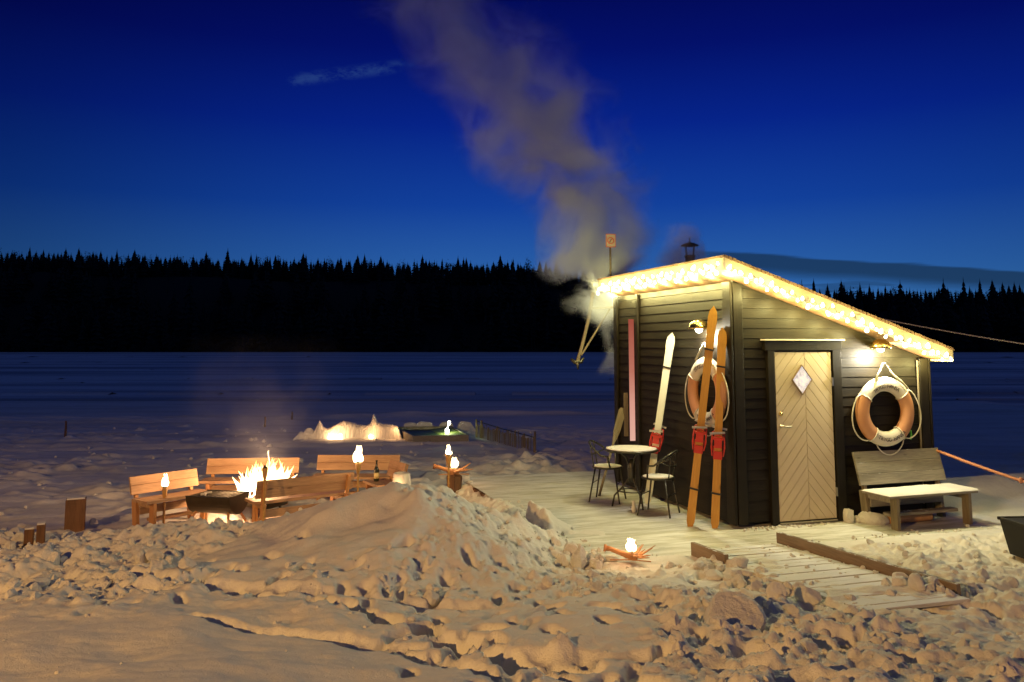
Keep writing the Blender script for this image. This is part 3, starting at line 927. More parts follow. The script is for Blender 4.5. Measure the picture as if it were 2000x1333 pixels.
# roof
OF, OL, OR_, OB = .36, .30, .10, .10
def zr(u): return 3.05 - SL * (u + .30)
r_ = MB()
u0, u1, v0, v1 = -OL, HW + OR_, -OF, HD - .02
def slab(mb, u0, u1, v0, v1, off0, off1):
    vs = [(u, v, zr(u) + o) for o in (off0, off1) for v in (v0, v1) for u in (u0, u1)]
    mb.add(vs, [(0, 2, 3, 1), (4, 5, 7, 6), (0, 1, 5, 4), (2, 6, 7, 3), (0, 4, 6, 2), (1, 3, 7, 5)])
slab(r_, u0 + .03, u1 - .03, v0 + .03, v1 - .03, -.15, -.03)
roof = r_.build('roof', M['dark_wood'], hut)
e_ = MB(); slab(e_, u0 - .012, u1 + .012, v0 - .014, v1 + .012, -.027, -.008)
# wavy roofing lip
for k in range(60):
    a = u0 + (u1 - u0) * k / 60; b_ = a + (u1 - u0) / 60 * .8
    slab(e_, a, b_, v0 - .022, v0 + .02, -.03, -.004 + rnd.uniform(0, .006))
e_.build('roof_covering', M['roofing'], roof)
f_ = MB(); slab(f_, u0, u1, v0, v0 + .028, -.165, -.028); f_.build('fascia', M['fascia'], roof)
f_ = MB(); slab(f_, u0, u0 + .028, v0 + .03, v1, -.165, -.028); f_.build('fascia', mat_wood('pale_fascia_side', (.40, .33, .22), (.54, .45, .30), 1, .6), roof)
f_ = MB(); slab(f_, u1 - .028, u1, v0 + .03, v1, -.165, -.028); f_.build('fascia', M['fascia'], roof)
f_ = MB(); slab(f_, u0 + .03, u1 - .03, v1 - .028, v1, -.165, -.028); f_.build('fascia', M['fascia'], roof)

# door frame
D0, D1, DZ0, DZ1 = .52, 1.285, .05, 1.97
fz = MB()
fz.box((D0 - .055, -.04, 1.01), (.085, .05, 1.97)); fz.box((D1 + .085, -.04, 1.01), (.12, .05, 1.97))
fz.box(((D0 + D1) / 2 + .01, -.042, 2.045), (D1 - D0 + .29, .056, .11))
fz.box(((D0 + D1) / 2 + .01, -.03, .03), (D1 - D0 + .2, .06, .03))
frame = fz.build('door_frame', M['trim'], hut, bevel=.004)
m_ = MB(); m_.box(((D0 + D1) / 2 + .01, -.055, 2.112), (D1 - D0 + .33, .10, .018)); m_.build('drip_cap', M['buoy_white'], frame)
# door leaf
dm = MB(); dm.box(((D0 + D1) / 2 + .005, -.028, (DZ0 + DZ1) / 2), (D1 - D0, .03, DZ1 - DZ0))
door = dm.build('door', M['door_dark'], hut)
def clip(poly, nx, nz, d):
    o = []
    for i in range(len(poly)):
        a = poly[i]; b_ = poly[(i + 1) % len(poly)]
        da = a[0] * nx + a[1] * nz - d; db = b_[0] * nx + b_[1] * nz - d
        if da <= 0: o.append(a)
        if da * db < 0:
            t = da / (da - db); o.append((a[0] + (b_[0] - a[0]) * t, a[1] + (b_[1] - a[1]) * t))
    return o
mid = (D0 + D1) / 2 + .02
pm = MB()
for side_ in (0, 1):
    a0, a1 = (D0 + .004, mid - .003) if side_ == 0 else (mid + .003, D1 + .004)
    dirx = 1 if side_ == 0 else -1
    nx, nz = -dirx * math.sin(R(50)), math.cos(R(50))     # boards climb to the centre
    bw = .092
    base = [(a0, DZ0 + .004), (a1, DZ0 + .004), (a1, DZ1 - .004), (a0, DZ1 - .004)]
    ds = [p_[0] * nx + p_[1] * nz for p_ in base]
    d = math.floor(min(ds) / bw) * bw
    while d < max(ds):
        pl = clip(clip(base, nx, nz, d + bw - .005), -nx, -nz, -d)
        if len(pl) > 2: pm.prism(pl, -.052, -.043)
        d += bw
pm.build('herringbone_panel', M['door'], door)
cxw, czw, hw_, hh_ = .878, 1.648, .135, .17
g_ = MB(); g_.prism([(cxw - hw_, czw), (cxw, czw - hh_), (cxw + hw_, czw), (cxw, czw + hh_)], -.062, -.05); pane = g_.build('window', M['frost'], door)
g_ = MB()
cor = [(cxw - hw_, czw), (cxw, czw - hh_), (cxw + hw_, czw), (cxw, czw + hh_)]
for i in range(4):
    a, b_ = cor[i], cor[(i + 1) % 4]
    g_.tube([(a[0], -.058, a[1]), (b_[0], -.058, b_[1])], .011, 4)
g_.build('window_frame', M['door_dark'], door)
h_ = MB(); h_.lathe([(.024, 0), (.024, .008)], 12); 
for q in h_.v[:]: pass
h_ = MB(Matrix.Translation((.575, -.052, 1.12)) @ Matrix.Rotation(R(90), 4, 'X')); h_.lathe([(.022, 0), (.022, .012), (.012, .016), (.012, .045)], 12)
h_.M = Matrix.Identity(4); h_.tube([(.575, -.095, 1.12), (.60, -.098, 1.12), (.69, -.095, 1.118)], .010, 8)
h_.build('handle', M['steel'], door, True)
h_ = MB(Matrix.Translation((.578, -.052, 1.26)) @ Matrix.Rotation(R(90), 4, 'X')); h_.lathe([(.024, 0), (.024, .010), (.010, .014)], 12); h_.build('lock', M['brass'], door, True)
for zz in (.35, 1.62):
    h_ = MB(); h_.box((D1 + .012, -.06, zz), (.016, .02, .10)); h_.build('hinge', M['steel'], door)
m_ = MB(); m_.box(((D0 + D1) / 2, -.062, .032), (D1 - D0, .035, .014)); m_.build('threshold', M['grey_wood'], frame)

# emissive red-to-pink strip and grey board on the side wall
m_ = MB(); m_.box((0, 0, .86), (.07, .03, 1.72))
o = m_.build('glow_strip', M['red_strip'], hut, loc=(-.062, 2.56, .70))
m_ = MB(); m_.box((-.06, 2.78, 1.05), (.06, .03, .62)); m_.build('wall_bracket', M['grey_woodZ'], hut)

# chimney
ch = empty('chimney', hutw(.60, 2.0, 2.55), TH, 'dark metal stove chimney with a rain cap rising above the roof', 'chimney')
m_ = MB(); m_.lathe([(.065, 0), (.065, .72), (.075, .73), (.075, .76)], 16); m_.build('pipe', M['chimney'], ch, True)
m_ = MB(); m_.lathe([(.12, 0), (.07, .06)], 16, (0, 0, .12)); m_.build('flashing', M['chimney'], ch, True)
m_ = MB()
for k in range(4):
    a = .4 + k * 1.571; m_.tube([(.06 * math.cos(a), .06 * math.sin(a), .72), (.085 * math.cos(a), .085 * math.sin(a), .90)], .006, 5)
m_.build('cap_stay', M['chimney'], ch)
m_ = MB(); m_.lathe([(.122, 0), (.125, .012), (.07, .04), (.015, .055), (.007, .07), (.007, .12)], 18, (0, 0, .89)); m_.build('cap', M['chimney'], ch, True)

# roof sign
sg = empty('warning_sign', hutw(-.2, 2.95, 2.92), TH + R(-6), 'cream sign with a red ring on a post above the roof', 'sign')
m_ = MB(); m_.tube([(0, 0, -.1), (0, 0, .62)], .016, 8); m_.build('post', M['grey_woodZ'], sg, True)
m_ = MB(); m_.box((0, -.022, .68), (.15, .008, .20)); pl_ = m_.build('plate', M['sign'], sg)
m_ = MB()
for (c0, c1, d0, d1) in ((-.075, .075, .092, .1), (-.075, .075, -.1, -.092)): m_.box((0, -.028, .68 + (d0 + d1) / 2), (.15, .003, .008))
for s in (-1, 1): m_.box((s * .071, -.028, .68), (.008, .003, .184))
pts_ = [(.047 * math.cos(a * R(15)), -.029, .68 + .047 * math.sin(a * R(15))) for a in range(25)]
m_.tube(pts_, .006, 6); m_.tube([(-.03, -.029, .65), (.03, -.029, .71)], .005, 6)
m_.build('red_ring', M['sign_red'], pl_)
m_ = MB(); m_.tube([(-.012, -.031, .655), (.0, -.031, .69), (.014, -.031, .705)], .005, 5); m_.build('symbol', M['ink'], pl_)

# hanging wooden boom behind the hut corner
bo = empty('boat_hook', (1.62, 12.95, 1.0), 0, 'slanting wooden pole with brace and hook hanging off the back corner of the hut', 'pole')
def rel(p): return (p[0] - 1.62, p[1] - 12.95, p[2] - 1.0)
m_ = MB(); m_.tube([rel((1.25, 12.95, 2.86)), rel((1.19, 12.95, 2.5)), rel((1.09, 12.95, 2.1)), rel((.99, 12.95, 1.76))], [.028, .028, .026, .03], 8); m_.build('pole', M['grey_woodZ'], bo)
m_ = MB(); m_.tube([rel((1.20, 12.93, 2.61)), rel((1.62, 12.93, 2.63))], .018, 6); m_.build('arm', M['grey_wood'], bo)
m_ = MB(); m_.tube([rel((1.50, 12.91, 2.60)), rel((1.06, 12.91, 1.90))], .015, 6); m_.build('brace', M['grey_woodZ'], bo)
m_ = MB(); m_.tube([rel((.90, 12.95, 1.84)), rel((.96, 12.95, 1.79)), rel((1.06, 12.95, 1.80)), rel((1.10, 12.95, 1.86))], [.02, .035, .035, .015], 7); m_.tube([rel((1.0, 12.95, 1.80)), rel((1.01, 12.95, 1.68))], [.03, .012], 7)
m_.build('hook', M['metal'], bo, True)

# ------------------------------------------------------------------ string lights
def garland(name, A, B, n, label, nrm, seed):
    rg = random.Random(seed)
    A = Vector(A); B = Vector(B); nrm = Vector(nrm)
    root = empty(name, hutw(0, 0), TH, label, 'string lights', 'string lights round the roof edge')
    wire = []
    pos = []
    for i in range(n):
        t = (i + .5) / n
        p = A.lerp(B, t)
        drop = (-.015, -.075, -.045, -.11)[i % 4] + rg.uniform(-.02, .02)
        q = p + Vector((0, 0, drop)) + nrm * (.02 + rg.uniform(0, .015))
        wire.append(q + Vector((0, 0, .02))); pos.append(q)
    m_ = MB(); m_.tube(wire, .004, 4); m_.build('wire', M['metal'], root)
    bm = MB(); bm.lathe([(.004, .020), (.012, .012), (.020, -.012), (.022, -.028), (.012, -.038)], 8); 
    proto = None
    for q in pos:
        if proto is None:
            proto = bm.build('bulb', M['bulb'], root, True); o = proto
        else:
            o = proto.copy(); col.objects.link(o); o.parent = root
        o.location = q; s = rg.uniform(.75, 1.25); o.scale = (s, s, s); o.rotation_euler = (rg.uniform(-.5, .5), rg.uniform(-.5, .5), 0)
    nl = 9
    po = STR_P * (.36 if seed == 1 else .6)
    for k in range(nl):
        t = (k + .5) / nl; p = A.lerp(B, t) - nrm * .17 + Vector((0, 0, -.16))
        wpoint('bulb_light', p, STR_P * 1.35, (1.0, .88, .32), .035, root)
    for k in range(nl):
        t = (k + .5) / nl; p = A.lerp(B, t) + nrm * .15 + Vector((0, 0, -.03))
        wpoint('bulb_light', p, po, (1.0, .86, .28), .035, root)
    return root
STR_P = 10.4
garland('string_lights', (-.29, -.375, zr(-.29) - .09), (HW + .06, -.375, zr(HW + .06) - .09), 46, 'warm string lights along the sloping front edge of the roof', (0, -1, 0), 1)
garland('string_lights', (-.315, -.34, zr(-.3) - .09), (-.315, HD - .06, zr(-.3) - .09), 52, 'warm string lights along the level left edge of the roof, beside the smoke', (-1, 0, 0), 2)

# ------------------------------------------------------------------ wall lamps (hood > bulb)
def wall_lamp(loc, rz_, label, power):
    root = empty('wall_lamp', loc, rz_, label, 'wall lamp', 'brass wall lamps on the hut')
    # local -Y points away from the wall
    m_ = MB(Matrix.Rotation(R(90), 4, 'X')); m_.lathe([(.045, 0), (.045, .012), (.03, .02)], 14); m_.build('back_plate', M['brass'], root, True)
    m_ = MB(); m_.tube([(0, -.015, 0), (0, -.07, .03), (0, -.13, .035)], .012, 8); m_.build('arm', M['brass'], root, True)
    prof = [(.004, .085)] + [(.125 * math.sin(R(a)), -.03 + .115 * math.cos(R(a))) for a in range(10, 91, 10)]
    prof += [(.118 * math.sin(R(a)), -.03 + .106 * math.cos(R(a))) for a in range(88, 5, -12)]
    m_ = MB(); n = 24
    vs = []; fs = []
    for r, zz in prof:
        for k in range(n):
            a = 6.283 * k / n; vs.append((r * math.cos(a), -.14 + r * math.sin(a), zz))
    for i in range(len(prof) - 1):
        for k in range(n):
            a = i * n + k; b_ = i * n + (k + 1) % n; fs.append((a, b_, b_ + n, a + n))
    m_.add(vs, fs); m_.build('hood', M['brass'], root, True)
    m_ = MB(); m_.lathe([(.010, .035), (.03, .02), (.044, -.01), (.036, -.04), (.012, -.055)], 14, (0, -.14, -.02)); m_.build('bulb', M['lampbulb'], root, True)
    wpoint('lamp_light', (0, -.14, -.115), power, (1.0, .93, .74), .035, root)
    return root
wall_lamp(hutw(1.92, -.02, 2.04), TH, 'brass hooded lamp above the lifebuoy right of the door', 70)
wall_lamp(hutw(-.02, .47, 2.27), TH - R(90), 'brass hooded lamp on the left wall above the orange skis', 60)

# ------------------------------------------------------------------ lifebuoys
def text_mesh(ch_):
    c = bpy.data.curves.new('t', 'FONT'); c.body = ch_; c.size = 1.0; c.align_x = 'CENTER'; c.extrude = .03
    o = bpy.data.objects.new('t', c); col.objects.link(o)
    bpy.context.view_layer.update()
    dg = bpy.context.evaluated_depsgraph_get()
    me = bpy.data.meshes.new_from_object(o.evaluated_get(dg))
    vs = [tuple(v.co) for v in me.vertices]; fs = [tuple(p.vertices) for p in me.polygons]
    bpy.data.objects.remove(o); bpy.data.curves.remove(c); bpy.data.meshes.remove(me)
    return vs, fs
LET = {c: text_mesh(c) for c in set('TRYGG-HANSA')}
def lifebuoy(loc, rz_, label):
    root = empty('lifebuoy', loc, rz_, label, 'lifebuoy', 'lifebuoys hung on the hut')
    RM, rm, fl = .325, .088, .62
    def torus(mb, a0, a1, n, g, closed=False):
        vs = []; fs = []; m2 = 20
        for i in range(n + (0 if closed else 1)):
            a = a0 + (a1 - a0) * i / n
            for k in range(m2):
                t = 2 * math.pi * k / m2; rr = RM + (rm + g) * math.cos(t)
                vs.append((rr * math.cos(a), (rm * fl + g) * math.sin(t), rr * math.sin(a)))
        cnt = n + (0 if closed else 1)
        for i in range(n):
            i2 = (i + 1) % cnt
            for k in range(m2):
                k2 = (k + 1) % m2
                fs.append((i * m2 + k, i * m2 + k2, i2 * m2 + k2, i2 * m2 + k))
        if not closed:
            fs.append(tuple(range(m2))); fs.append(tuple((cnt - 1) * m2 + k for k in range(m2 - 1, -1, -1)))
        mb.add(vs, fs)
    m_ = MB(); torus(m_, 0, 2 * math.pi, 72, 0, True); ring = m_.build('ring', M['buoy_white'], root, True)
    for a0, a1 in ((-52, 38), (148, 236)):
        m_ = MB(); torus(m_, R(a0), R(a1), 24, .0025); m_.build('orange_band', M['buoy_orange'], ring, True)
    # writing on the upper and lower white bands
    S = .064; txt = 'TRYGG-HANSA'; st = R(6.6)
    for top in (True, False):
        m_ = MB()
        for i, c_ in enumerate(txt):
            vs, fs = LET[c_]
            k = i - (len(txt) - 1) / 2
            ang = R(92) - k * st * 1.02 if top else R(278) + k * st
            rho = RM - .045 if top else RM + .005
            q = []
            for (x, y, zz) in vs:
                lx_, ly_ = x * S * .95, y * S
                if top: rr = rho + ly_; aa = ang - lx_ / rho; 
                else: rr = rho + .02 - ly_; aa = ang + lx_ / rho
                d = max(-1, min(1, (rr - RM) / rm)); yy = -(rm * fl) * math.sqrt(max(0, 1 - d * d)) - .003 - zz * S * .5
                q.append((rr * math.cos(aa), yy, rr * math.sin(aa)))
            m_.add(q, fs)
        m_.build('lettering', M['ink'], ring)
    # grab line
    def arc(a0, a1, bulge, droop):
        p = []
        for i in range(17):
            t = i / 16; a = R(a0 + (a1 - a0) * t); r = RM + rm + .004 + bulge * math.sin(math.pi * t) ** .6
            p.append((r * math.cos(a), -.02, r * math.sin(a) - droop * math.sin(math.pi * t)))
        return p
    m_ = MB()
    m_.tube(arc(150, 232, .075, .05), .008, 6); m_.tube(arc(38, -50, .09, .05), .008, 6); m_.tube(arc(-112, -56, .045, .05), .007, 6)
    m_.build('grab_line', M['rope'], root, True)
    m_ = MB(); m_.tube([(-.16, -.05, .37), (-.02, -.02, .56), (.0, -.02, .575), (.02, -.02, .56), (.10, -.045, .44), (.20, -.06, .36), (.30, -.06, .27)], [.012, .011, .011, .011, .012, .013, .010], 7); m_.build('hanging_rope', M['rope'], root, True)
    for a in (37, 149, 235, -53):
        m2 = MB(); aa = R(a)
        pp = [((RM + (rm + .005) * math.cos(t)) * math.cos(aa), (rm * fl + .005) * math.sin(t), (RM + (rm + .005) * math.cos(t)) * math.sin(aa)) for t in [R(20 * q) for q in range(19)]]
        m2.tube(pp, .007, 5); m2.build('strap', M['rope'], ring, True)
    m_ = MB(Matrix.Translation((0, 0, .565)) @ Matrix.Rotation(R(90), 4, 'X')); m_.lathe([(.008, -.02), (.008, .05), (.016, .055)], 8); m_.build('peg', M['steel'], root)
    return root
lifebuoy(hutw(2.0, -.095, 1.26), TH, 'orange and white lifebuoy hung right of the door over the bench')
lifebuoy(hutw(-.10, .42, 1.50), TH - R(90), 'orange and white lifebuoy on the left wall behind the orange skis')
m_ = MB(); m_.tube([(0, 0, 0), (.005, 0, -.05), (.0, 0, -.11)], [.012, .014, .008], 7); m_.tube([(0, .01, .03), (0, 0, 0)], .003, 5)
tag(m_.build('key_tag', M['green'], None, True, loc=hutw(2.40, -.05, 1.02)), 'small green tag hanging on the wall below the lifebuoy', 'tag')

# ------------------------------------------------------------------ skis
def ski_mesh(L, wd, th, sgn):
    n = 40; m_ = MB(); vs = []; fs = []
    for i in range(n + 1):
        t = i / n; z = t * L
        wid = wd / 2
        if t < .03: wid *= .55 + .45 * t / .03
        wid *= 1 - .12 * math.sin(math.pi * min(1, t / .9))
        if t > .90: q = (t - .90) / .10; wid *= (1 + .18 * math.sin(q * 2.2)) * math.sqrt(max(0.0, 1 - q ** 2.6)) + .02
        off = sgn * (.008 + .010 * math.sin(math.pi * min(1, t / .88)))
        if t > .86: off += sgn * .55 * (t - .86) ** 1.7 * L * .9
        h = th / 2 * (1 - .5 * abs(t - .5) * 2)
        vs += [(-wid, off - h, z), (wid, off - h, z), (wid, off + h, z), (-wid, off + h, z)]
    for i in range(n):
        for k in range(4):
            a = i * 4 + k; b_ = i * 4 + (k + 1) % 4; fs.append((a, b_, b_ + 4, a + 4))
    fs += [(3, 2, 1, 0), (4 * n, 4 * n + 1, 4 * n + 2, 4 * n + 3)]
    return m_.add(vs, fs)
def ski_pair(foot, top, L, mat, label, yaw, hb, group=None):
    foot = Vector(foot); top = Vector(top); d = (top - foot).normalized()
    root = empty('ski_pair', foot, 0, label, 'skis', group)
    q = d.to_track_quat('Z', 'Y'); 
    root.rotation_mode = 'QUATERNION'
    # yaw about the ski axis so that the broad face looks the given way
    x = Vector((math.cos(yaw), math.sin(yaw), 0)); x = (x - d * x.dot(d)).normalized(); y = d.cross(x)
    root.rotation_quaternion = Matrix((x, y, d)).transposed().to_quaternion()
    for s in (-1, 1):
        ski_mesh(L, .095, .022, s).build('ski', mat, root)
    for s in (-1, 1):
        zb = hb + (.0 if s < 0 else .05)
        y0 = s * .035
        m_ = MB()
        m_.box((0, y0, zb), (.085, .03, .12)); m_.box((0, y0 * 1.5, zb + .045), (.115, .03, .025)); m_.box((0, y0 * 1.3, zb - .14), (.10, .022, .09))
        m_.tube([(-.06, y0 * 1.2, zb - .15), (-.075, y0 * 1.6, zb - .05), (-.065, y0 * 1.8, zb + .06), (0, y0 * 2.4, zb + .09), (.065, y0 * 1.8, zb + .06), (.075, y0 * 1.6, zb - .05), (.06, y0 * 1.2, zb - .15)], .009, 6)
        bi = m_.build('binding', M['red'], root, bevel=.004)
        m_ = MB(); m_.box((s * .012, y0 * 1.9, zb + .11), (.17, .028, .022), (0, R(8 * s), 0)); m_.build('heel_plate', M['steel'], bi)
    for zz in (L * .17, L * .80):
        m_ = MB(); m_.box((0, 0, zz), (.104, .075, .02), (0, R(6), 0)); m_.build('strap', M['black'], root)
    return root
ski_pair((1.76, 11.20, .0), hutw(-.10, 1.28, 2.16), 2.25, M['ski_white'], 'pair of white skis strapped together leaning on the left wall behind the table', TH - R(35), .86)
ski_pair((2.02, 9.80, .0), hutw(-.20, .06, 2.45), 2.52, M['ski_wood'], 'taller pair of orange wooden skis, leaning in front of the wall lifebuoy', TH - R(30), 1.02)
ski_pair((2.28, 9.71, .0), hutw(-.09, .06, 2.20), 2.26, M['ski_wood'], 'shorter pair of orange wooden skis nearest the front corner of the hut', TH - R(30), .95)

# oar
A = Vector((1.19, 11.75, 0)); B = Vector((1.60, 12.36, 1.10)); 
ro = empty('oar', A, 0, 'worn wooden oar leaning on the dark wall behind the left chair', 'oar')
d = (B - A); L = d.length; d.normalize(); ro.rotation_mode = 'QUATERNION'; x = Vector((1, .3, 0)); x = (x - d * x.dot(d)).normalized(); ro.rotation_quaternion = Matrix((x, d.cross(x), d)).transposed().to_quaternion()
m_ = MB(); m_.tube([(0, 0, 0), (0, 0, L * .75)], .018, 8); m_.build('shaft', M['grey_woodZ'], ro, True)
m_ = MB(); m_.prism([(-.02, L * .62), (.02, L * .62), (.05, L * .75), (.055, L), (.03, L * 1.03), (-.03, L * 1.03), (-.055, L), (-.05, L * .75)], -.008, .008); m_.build('blade', M['grey_woodZ'], ro, bevel=.003)

# ------------------------------------------------------------------ bistro table and chairs
tb = empty('bistro_table', (1.53, 10.98, 0), R(20), 'small round metal bistro table with snow on its top', 'table')
m_ = MB(); m_.lathe([(.33, .70), (.345, .708), (.345, .722), (.33, .728)], 40); m_.build('tabletop', M['metal'], tb, True)
m_ = MB()
prof = [(.325, .7285), (.32, .738), (.27, .744), (.001, .746)]; m_.lathe(prof, 40); o = m_.build('snow_layer', M['snow'], tb, True)
for k in range(3):
    a = R(120 * k + 35); c_, s_ = math.cos(a), math.sin(a)
    m_ = MB(); m_.tube([(c_ * .16, s_ * .16, .70), (c_ * .07, s_ * .07, .62), (c_ * .03, s_ * .03, .5), (c_ * .035, s_ * .035, .36), (c_ * .12, s_ * .12, .24), (c_ * .22, s_ * .22, .14), (c_ * .25, s_ * .25, .0)], .012, 8); m_.build('leg', M['metal'], tb, True)
m_ = MB(); m_.tube([(.16 * math.cos(R(a)), .16 * math.sin(R(a)), .20) for a in range(0, 361, 20)], .007, 6); m_.tube([(.05 * math.cos(R(a)), .05 * math.sin(R(a)), .48) for a in range(0, 361, 30)], .007, 6)
m_.lathe([(.035, .3), (.05, .38), (.05, .52), (.03, .60)], 10)
m_.build('scroll_ring', M['metal'], tb, True)
ft = MB(); ft.lathe([(.02, 0), (.03, .03), (.018, .12), (.026, .14)], 10); tag(ft.build('glass_tumbler', M['glassy_ice'], None, True, loc=(1.50, 10.62, .0)), 'small pale frosted lantern jar standing on the deck under the table', 'jar')
def chair(loc, rz_, label):
    root = empty('garden_chair', loc, rz_, label, 'chair', 'metal chairs at the bistro table')
    m_ = MB(); m_.lathe([(.19, .425), (.205, .432), (.205, .444), (.19, .45)], 28); m_.build('seat', M['metal'], root, True)
    m_ = MB(); m_.lathe([(.19, .4505), (.18, .458), (.001, .462)], 28); m_.build('snow_layer', M['snow'], root, True)
    for sx_, sy_ in ((-1, -1), (1, -1), (-1, 1), (1, 1)):
        m_ = MB(); m_.tube([(sx_ * .14, sy_ * .13, .43), (sx_ * .19, sy_ * .20, .02), (sx_ * .192, sy_ * .203, 0)], .011, 7); m_.build('leg', M['metal'], root, True)
    m_ = MB(); pts_ = []
    for i in range(21):
        a = R(200 - 220 * i / 20); x_ = .235 * math.cos(a); y_ = .02 + .22 * math.sin(a)
        zz = .60 + .17 * max(0, math.sin(a)); pts_.append((x_, y_, zz))
    m_.tube([(-.17, -.08, .44)] + pts_ + [(.17, -.08, .44)], .012, 7)
    m_.tube([(-.21, .06, .655), (-.12, .19, .60), (0, .225, .59), (.12, .19, .60), (.21, .06, .655)], .008, 6)
    for s in (-.09, .09): m_.tube([(s, .16, .44), (s, .215, .77)], .008, 6)
    m_.build('back_hoop', M['metal'], root, True)
    m_ = MB(); m_.tube([(-.165, -.165, .24), (.165, -.165, .24)], .006, 5); m_.tube([(-.165, .165, .24), (.165, .165, .24)], .006, 5); m_.build('stretcher', M['metal'], root)
    return root
chair((1.79, 10.52, 0), R(-118), 'metal garden chair with a hoop back, right of the bistro table')
chair((1.27, 11.42, 0), R(70), 'metal garden chair left of the bistro table, in front of the oar')

# ------------------------------------------------------------------ benches
def bench(loc, rz_, L, label, cat, mats, group=None, boards=2, top=.63, seat=.42, depth=.40, low=True, snow=False):
    MX, MZ = mats
    root = empty('wooden_bench', loc, rz_, label, cat, group)
    # faces -Y
    m_ = MB(); nb = 3; bw = depth / nb
    for i in range(nb): m_.box((0, -depth + bw * (i + .5), seat - .02), (L, bw - .008, .038))
    m_.build('seat', MX, root, bevel=.004)
    if snow:
        xs_ = np.linspace(-L / 2 - .02, L / 2 + .02, 50); ys_ = np.linspace(-depth - .02, .0, 14); Xs, Ys = np.meshgrid(xs_, ys_)
        hs = .010 + fbm(Xs, Ys, .15, 401, 3) * .010; hs[0] = hs[-1] = -.006; hs[:, 0] = hs[:, -1] = -.006
        so = grid_obj('snow_layer', xs_, ys_, hs + seat, M['snow']); so.parent = root
    # backrest, leaning
    an = R(-16); m_ = MB(); bh = (top - seat - .04) / boards * 1.04; zc = seat + .04
    for i in range(boards):
        zz = (i + .5) * bh
        m_.box((0, .02 - math.sin(an) * zz + .0, zc + math.cos(an) * zz), (L, .03, bh - .002), (an, 0, 0))
    br = m_.build('backrest', MX, root, bevel=.004)
    for s in (-1, 1):
        x_ = s * (L / 2 - .12)
        m_ = MB(); m_.box((x_, -depth + .06, (seat - .04) / 2), (.045, .10, seat - .04)); m_.build('leg', MZ, root, bevel=.004)
        m_ = MB(); m_.box((x_ + s * .03, .05, seat * .5 - .01), (.045, .10, seat - .02), (R(-8), 0, 0)); m_.build('leg', MZ, root, bevel=.004)
        m_ = MB(); m_.box((x_ + s * .03, .055 - math.sin(an) * (top - seat) * .45, seat + (top - seat) * .45), (.045, .045, (top - seat) * 1.0), (an, 0, 0)); m_.build('back_post', MZ, root, bevel=.004)
        m_ = MB(); m_.box((x_, -depth / 2 + .03, seat - .075), (.04, depth, .06)); m_.build('rail', MX, root)
    if low:
        m_ = MB(); m_.box((0, -depth / 2, .14), (L - .28, .11, .035)); m_.box((0, -.02, .24), (L - .2, .025, .10)); m_.build('stretcher', MX, root, bevel=.004)
    return root
PN = (M['pine'], M['pineZ']); GW = (M['grey_wood'], M['grey_woodZ'])
# bench against the hut
bench(hutw(2.15, -.20, 0), TH + R(2), 1.28, 'weathered grey bench with snow on its seat, against the front of the hut', 'bench', GW, boards=3, top=.80, seat=.39, depth=.44, low=True, snow=True)
m_ = MB(Matrix.Rotation(R(90), 4, 'Y'))
m_.lathe([(.05, -.30), (.055, -.28), (.052, .28), (.048, .30)], 12)
lg = m_.build('firewood_log', M['log'], None, True, loc=hutw(2.1, -.3, .055), rot=(0, 0, TH)); tag(lg, 'orange-brown log lying on the deck under the grey bench', 'log')
# fire-side benches
bg = 'pine benches round the fire'
def facing(dx, dy): return math.atan2(dy, dx) + R(90)
B = [((-4.52, 11.25), (.80, -.60), .95, 'pine bench at the left end of the circle, behind the short torch'),
     ((-3.83, 12.65), (0.08, -1), 1.34, 'pine bench directly behind the flames'),
     ((-2.34, 13.0), (-.02, -1), 1.26, 'pine bench at the back right of the circle, behind the tall lit torch'),
     ((-1.70, 12.3), (-.80, -.5), .55, 'short pine bench at the right end of the circle holding the bottle'),
     ((-2.66, 11.02), (-.59, .81), 1.30, 'nearest pine bench of the circle, its wide back board turned to us')]
for (p, f, L, lab) in B:
    bench((p[0], p[1], ICE), facing(*f), L, lab, 'bench', PN, bg, boards=2, top=.66, seat=.40, depth=.36)
# bottle
m_ = MB(); m_.lathe([(.036, 0), (.037, .01), (.037, .15), (.03, .18), (.014, .215), (.013, .27), (.016, .275), (.016, .29)], 14)
bt = m_.build('bottle', M['bottle'], None, True, loc=(-1.93, 12.22, ICE + .405)); tag(bt, 'dark glass bottle with a pale label on the short bench', 'bottle')
m_ = MB(); m_.lathe([(.0378, .04), (.0378, .12)], 14); m_.build('label', M['label'], bt, True)

# mooring posts left
def post(loc, h, wd, lean, label, name='mooring_post'):
    root = empty(name, loc, R(25), label, 'post')
    m_ = MB(); m_.box((0, 0, h / 2), (wd, wd, h), None); m_.build('timber', M['dark_wood'], root, bevel=.012)
    m_ = MB(); m_.box((0, 0, h + .008), (wd * .9, wd * .9, .02)); m_.build('snow_cap', M['snow'], root, bevel=.006)
    root.rotation_euler = (lean, 0, R(25)); return root
post((-5.52, 10.9, ICE - .02), .42, .23, 0, 'thick square timber post at the left edge of the snow heap')
post((-5.60, 10.02, ICE - .02), .22, .10, R(-8), 'short dark stump, left one of the two low stumps by the snow heap')
post((-5.44, 9.98, ICE - .02), .30, .09, R(6), 'short dark stump, right one of the two low stumps by the snow heap')

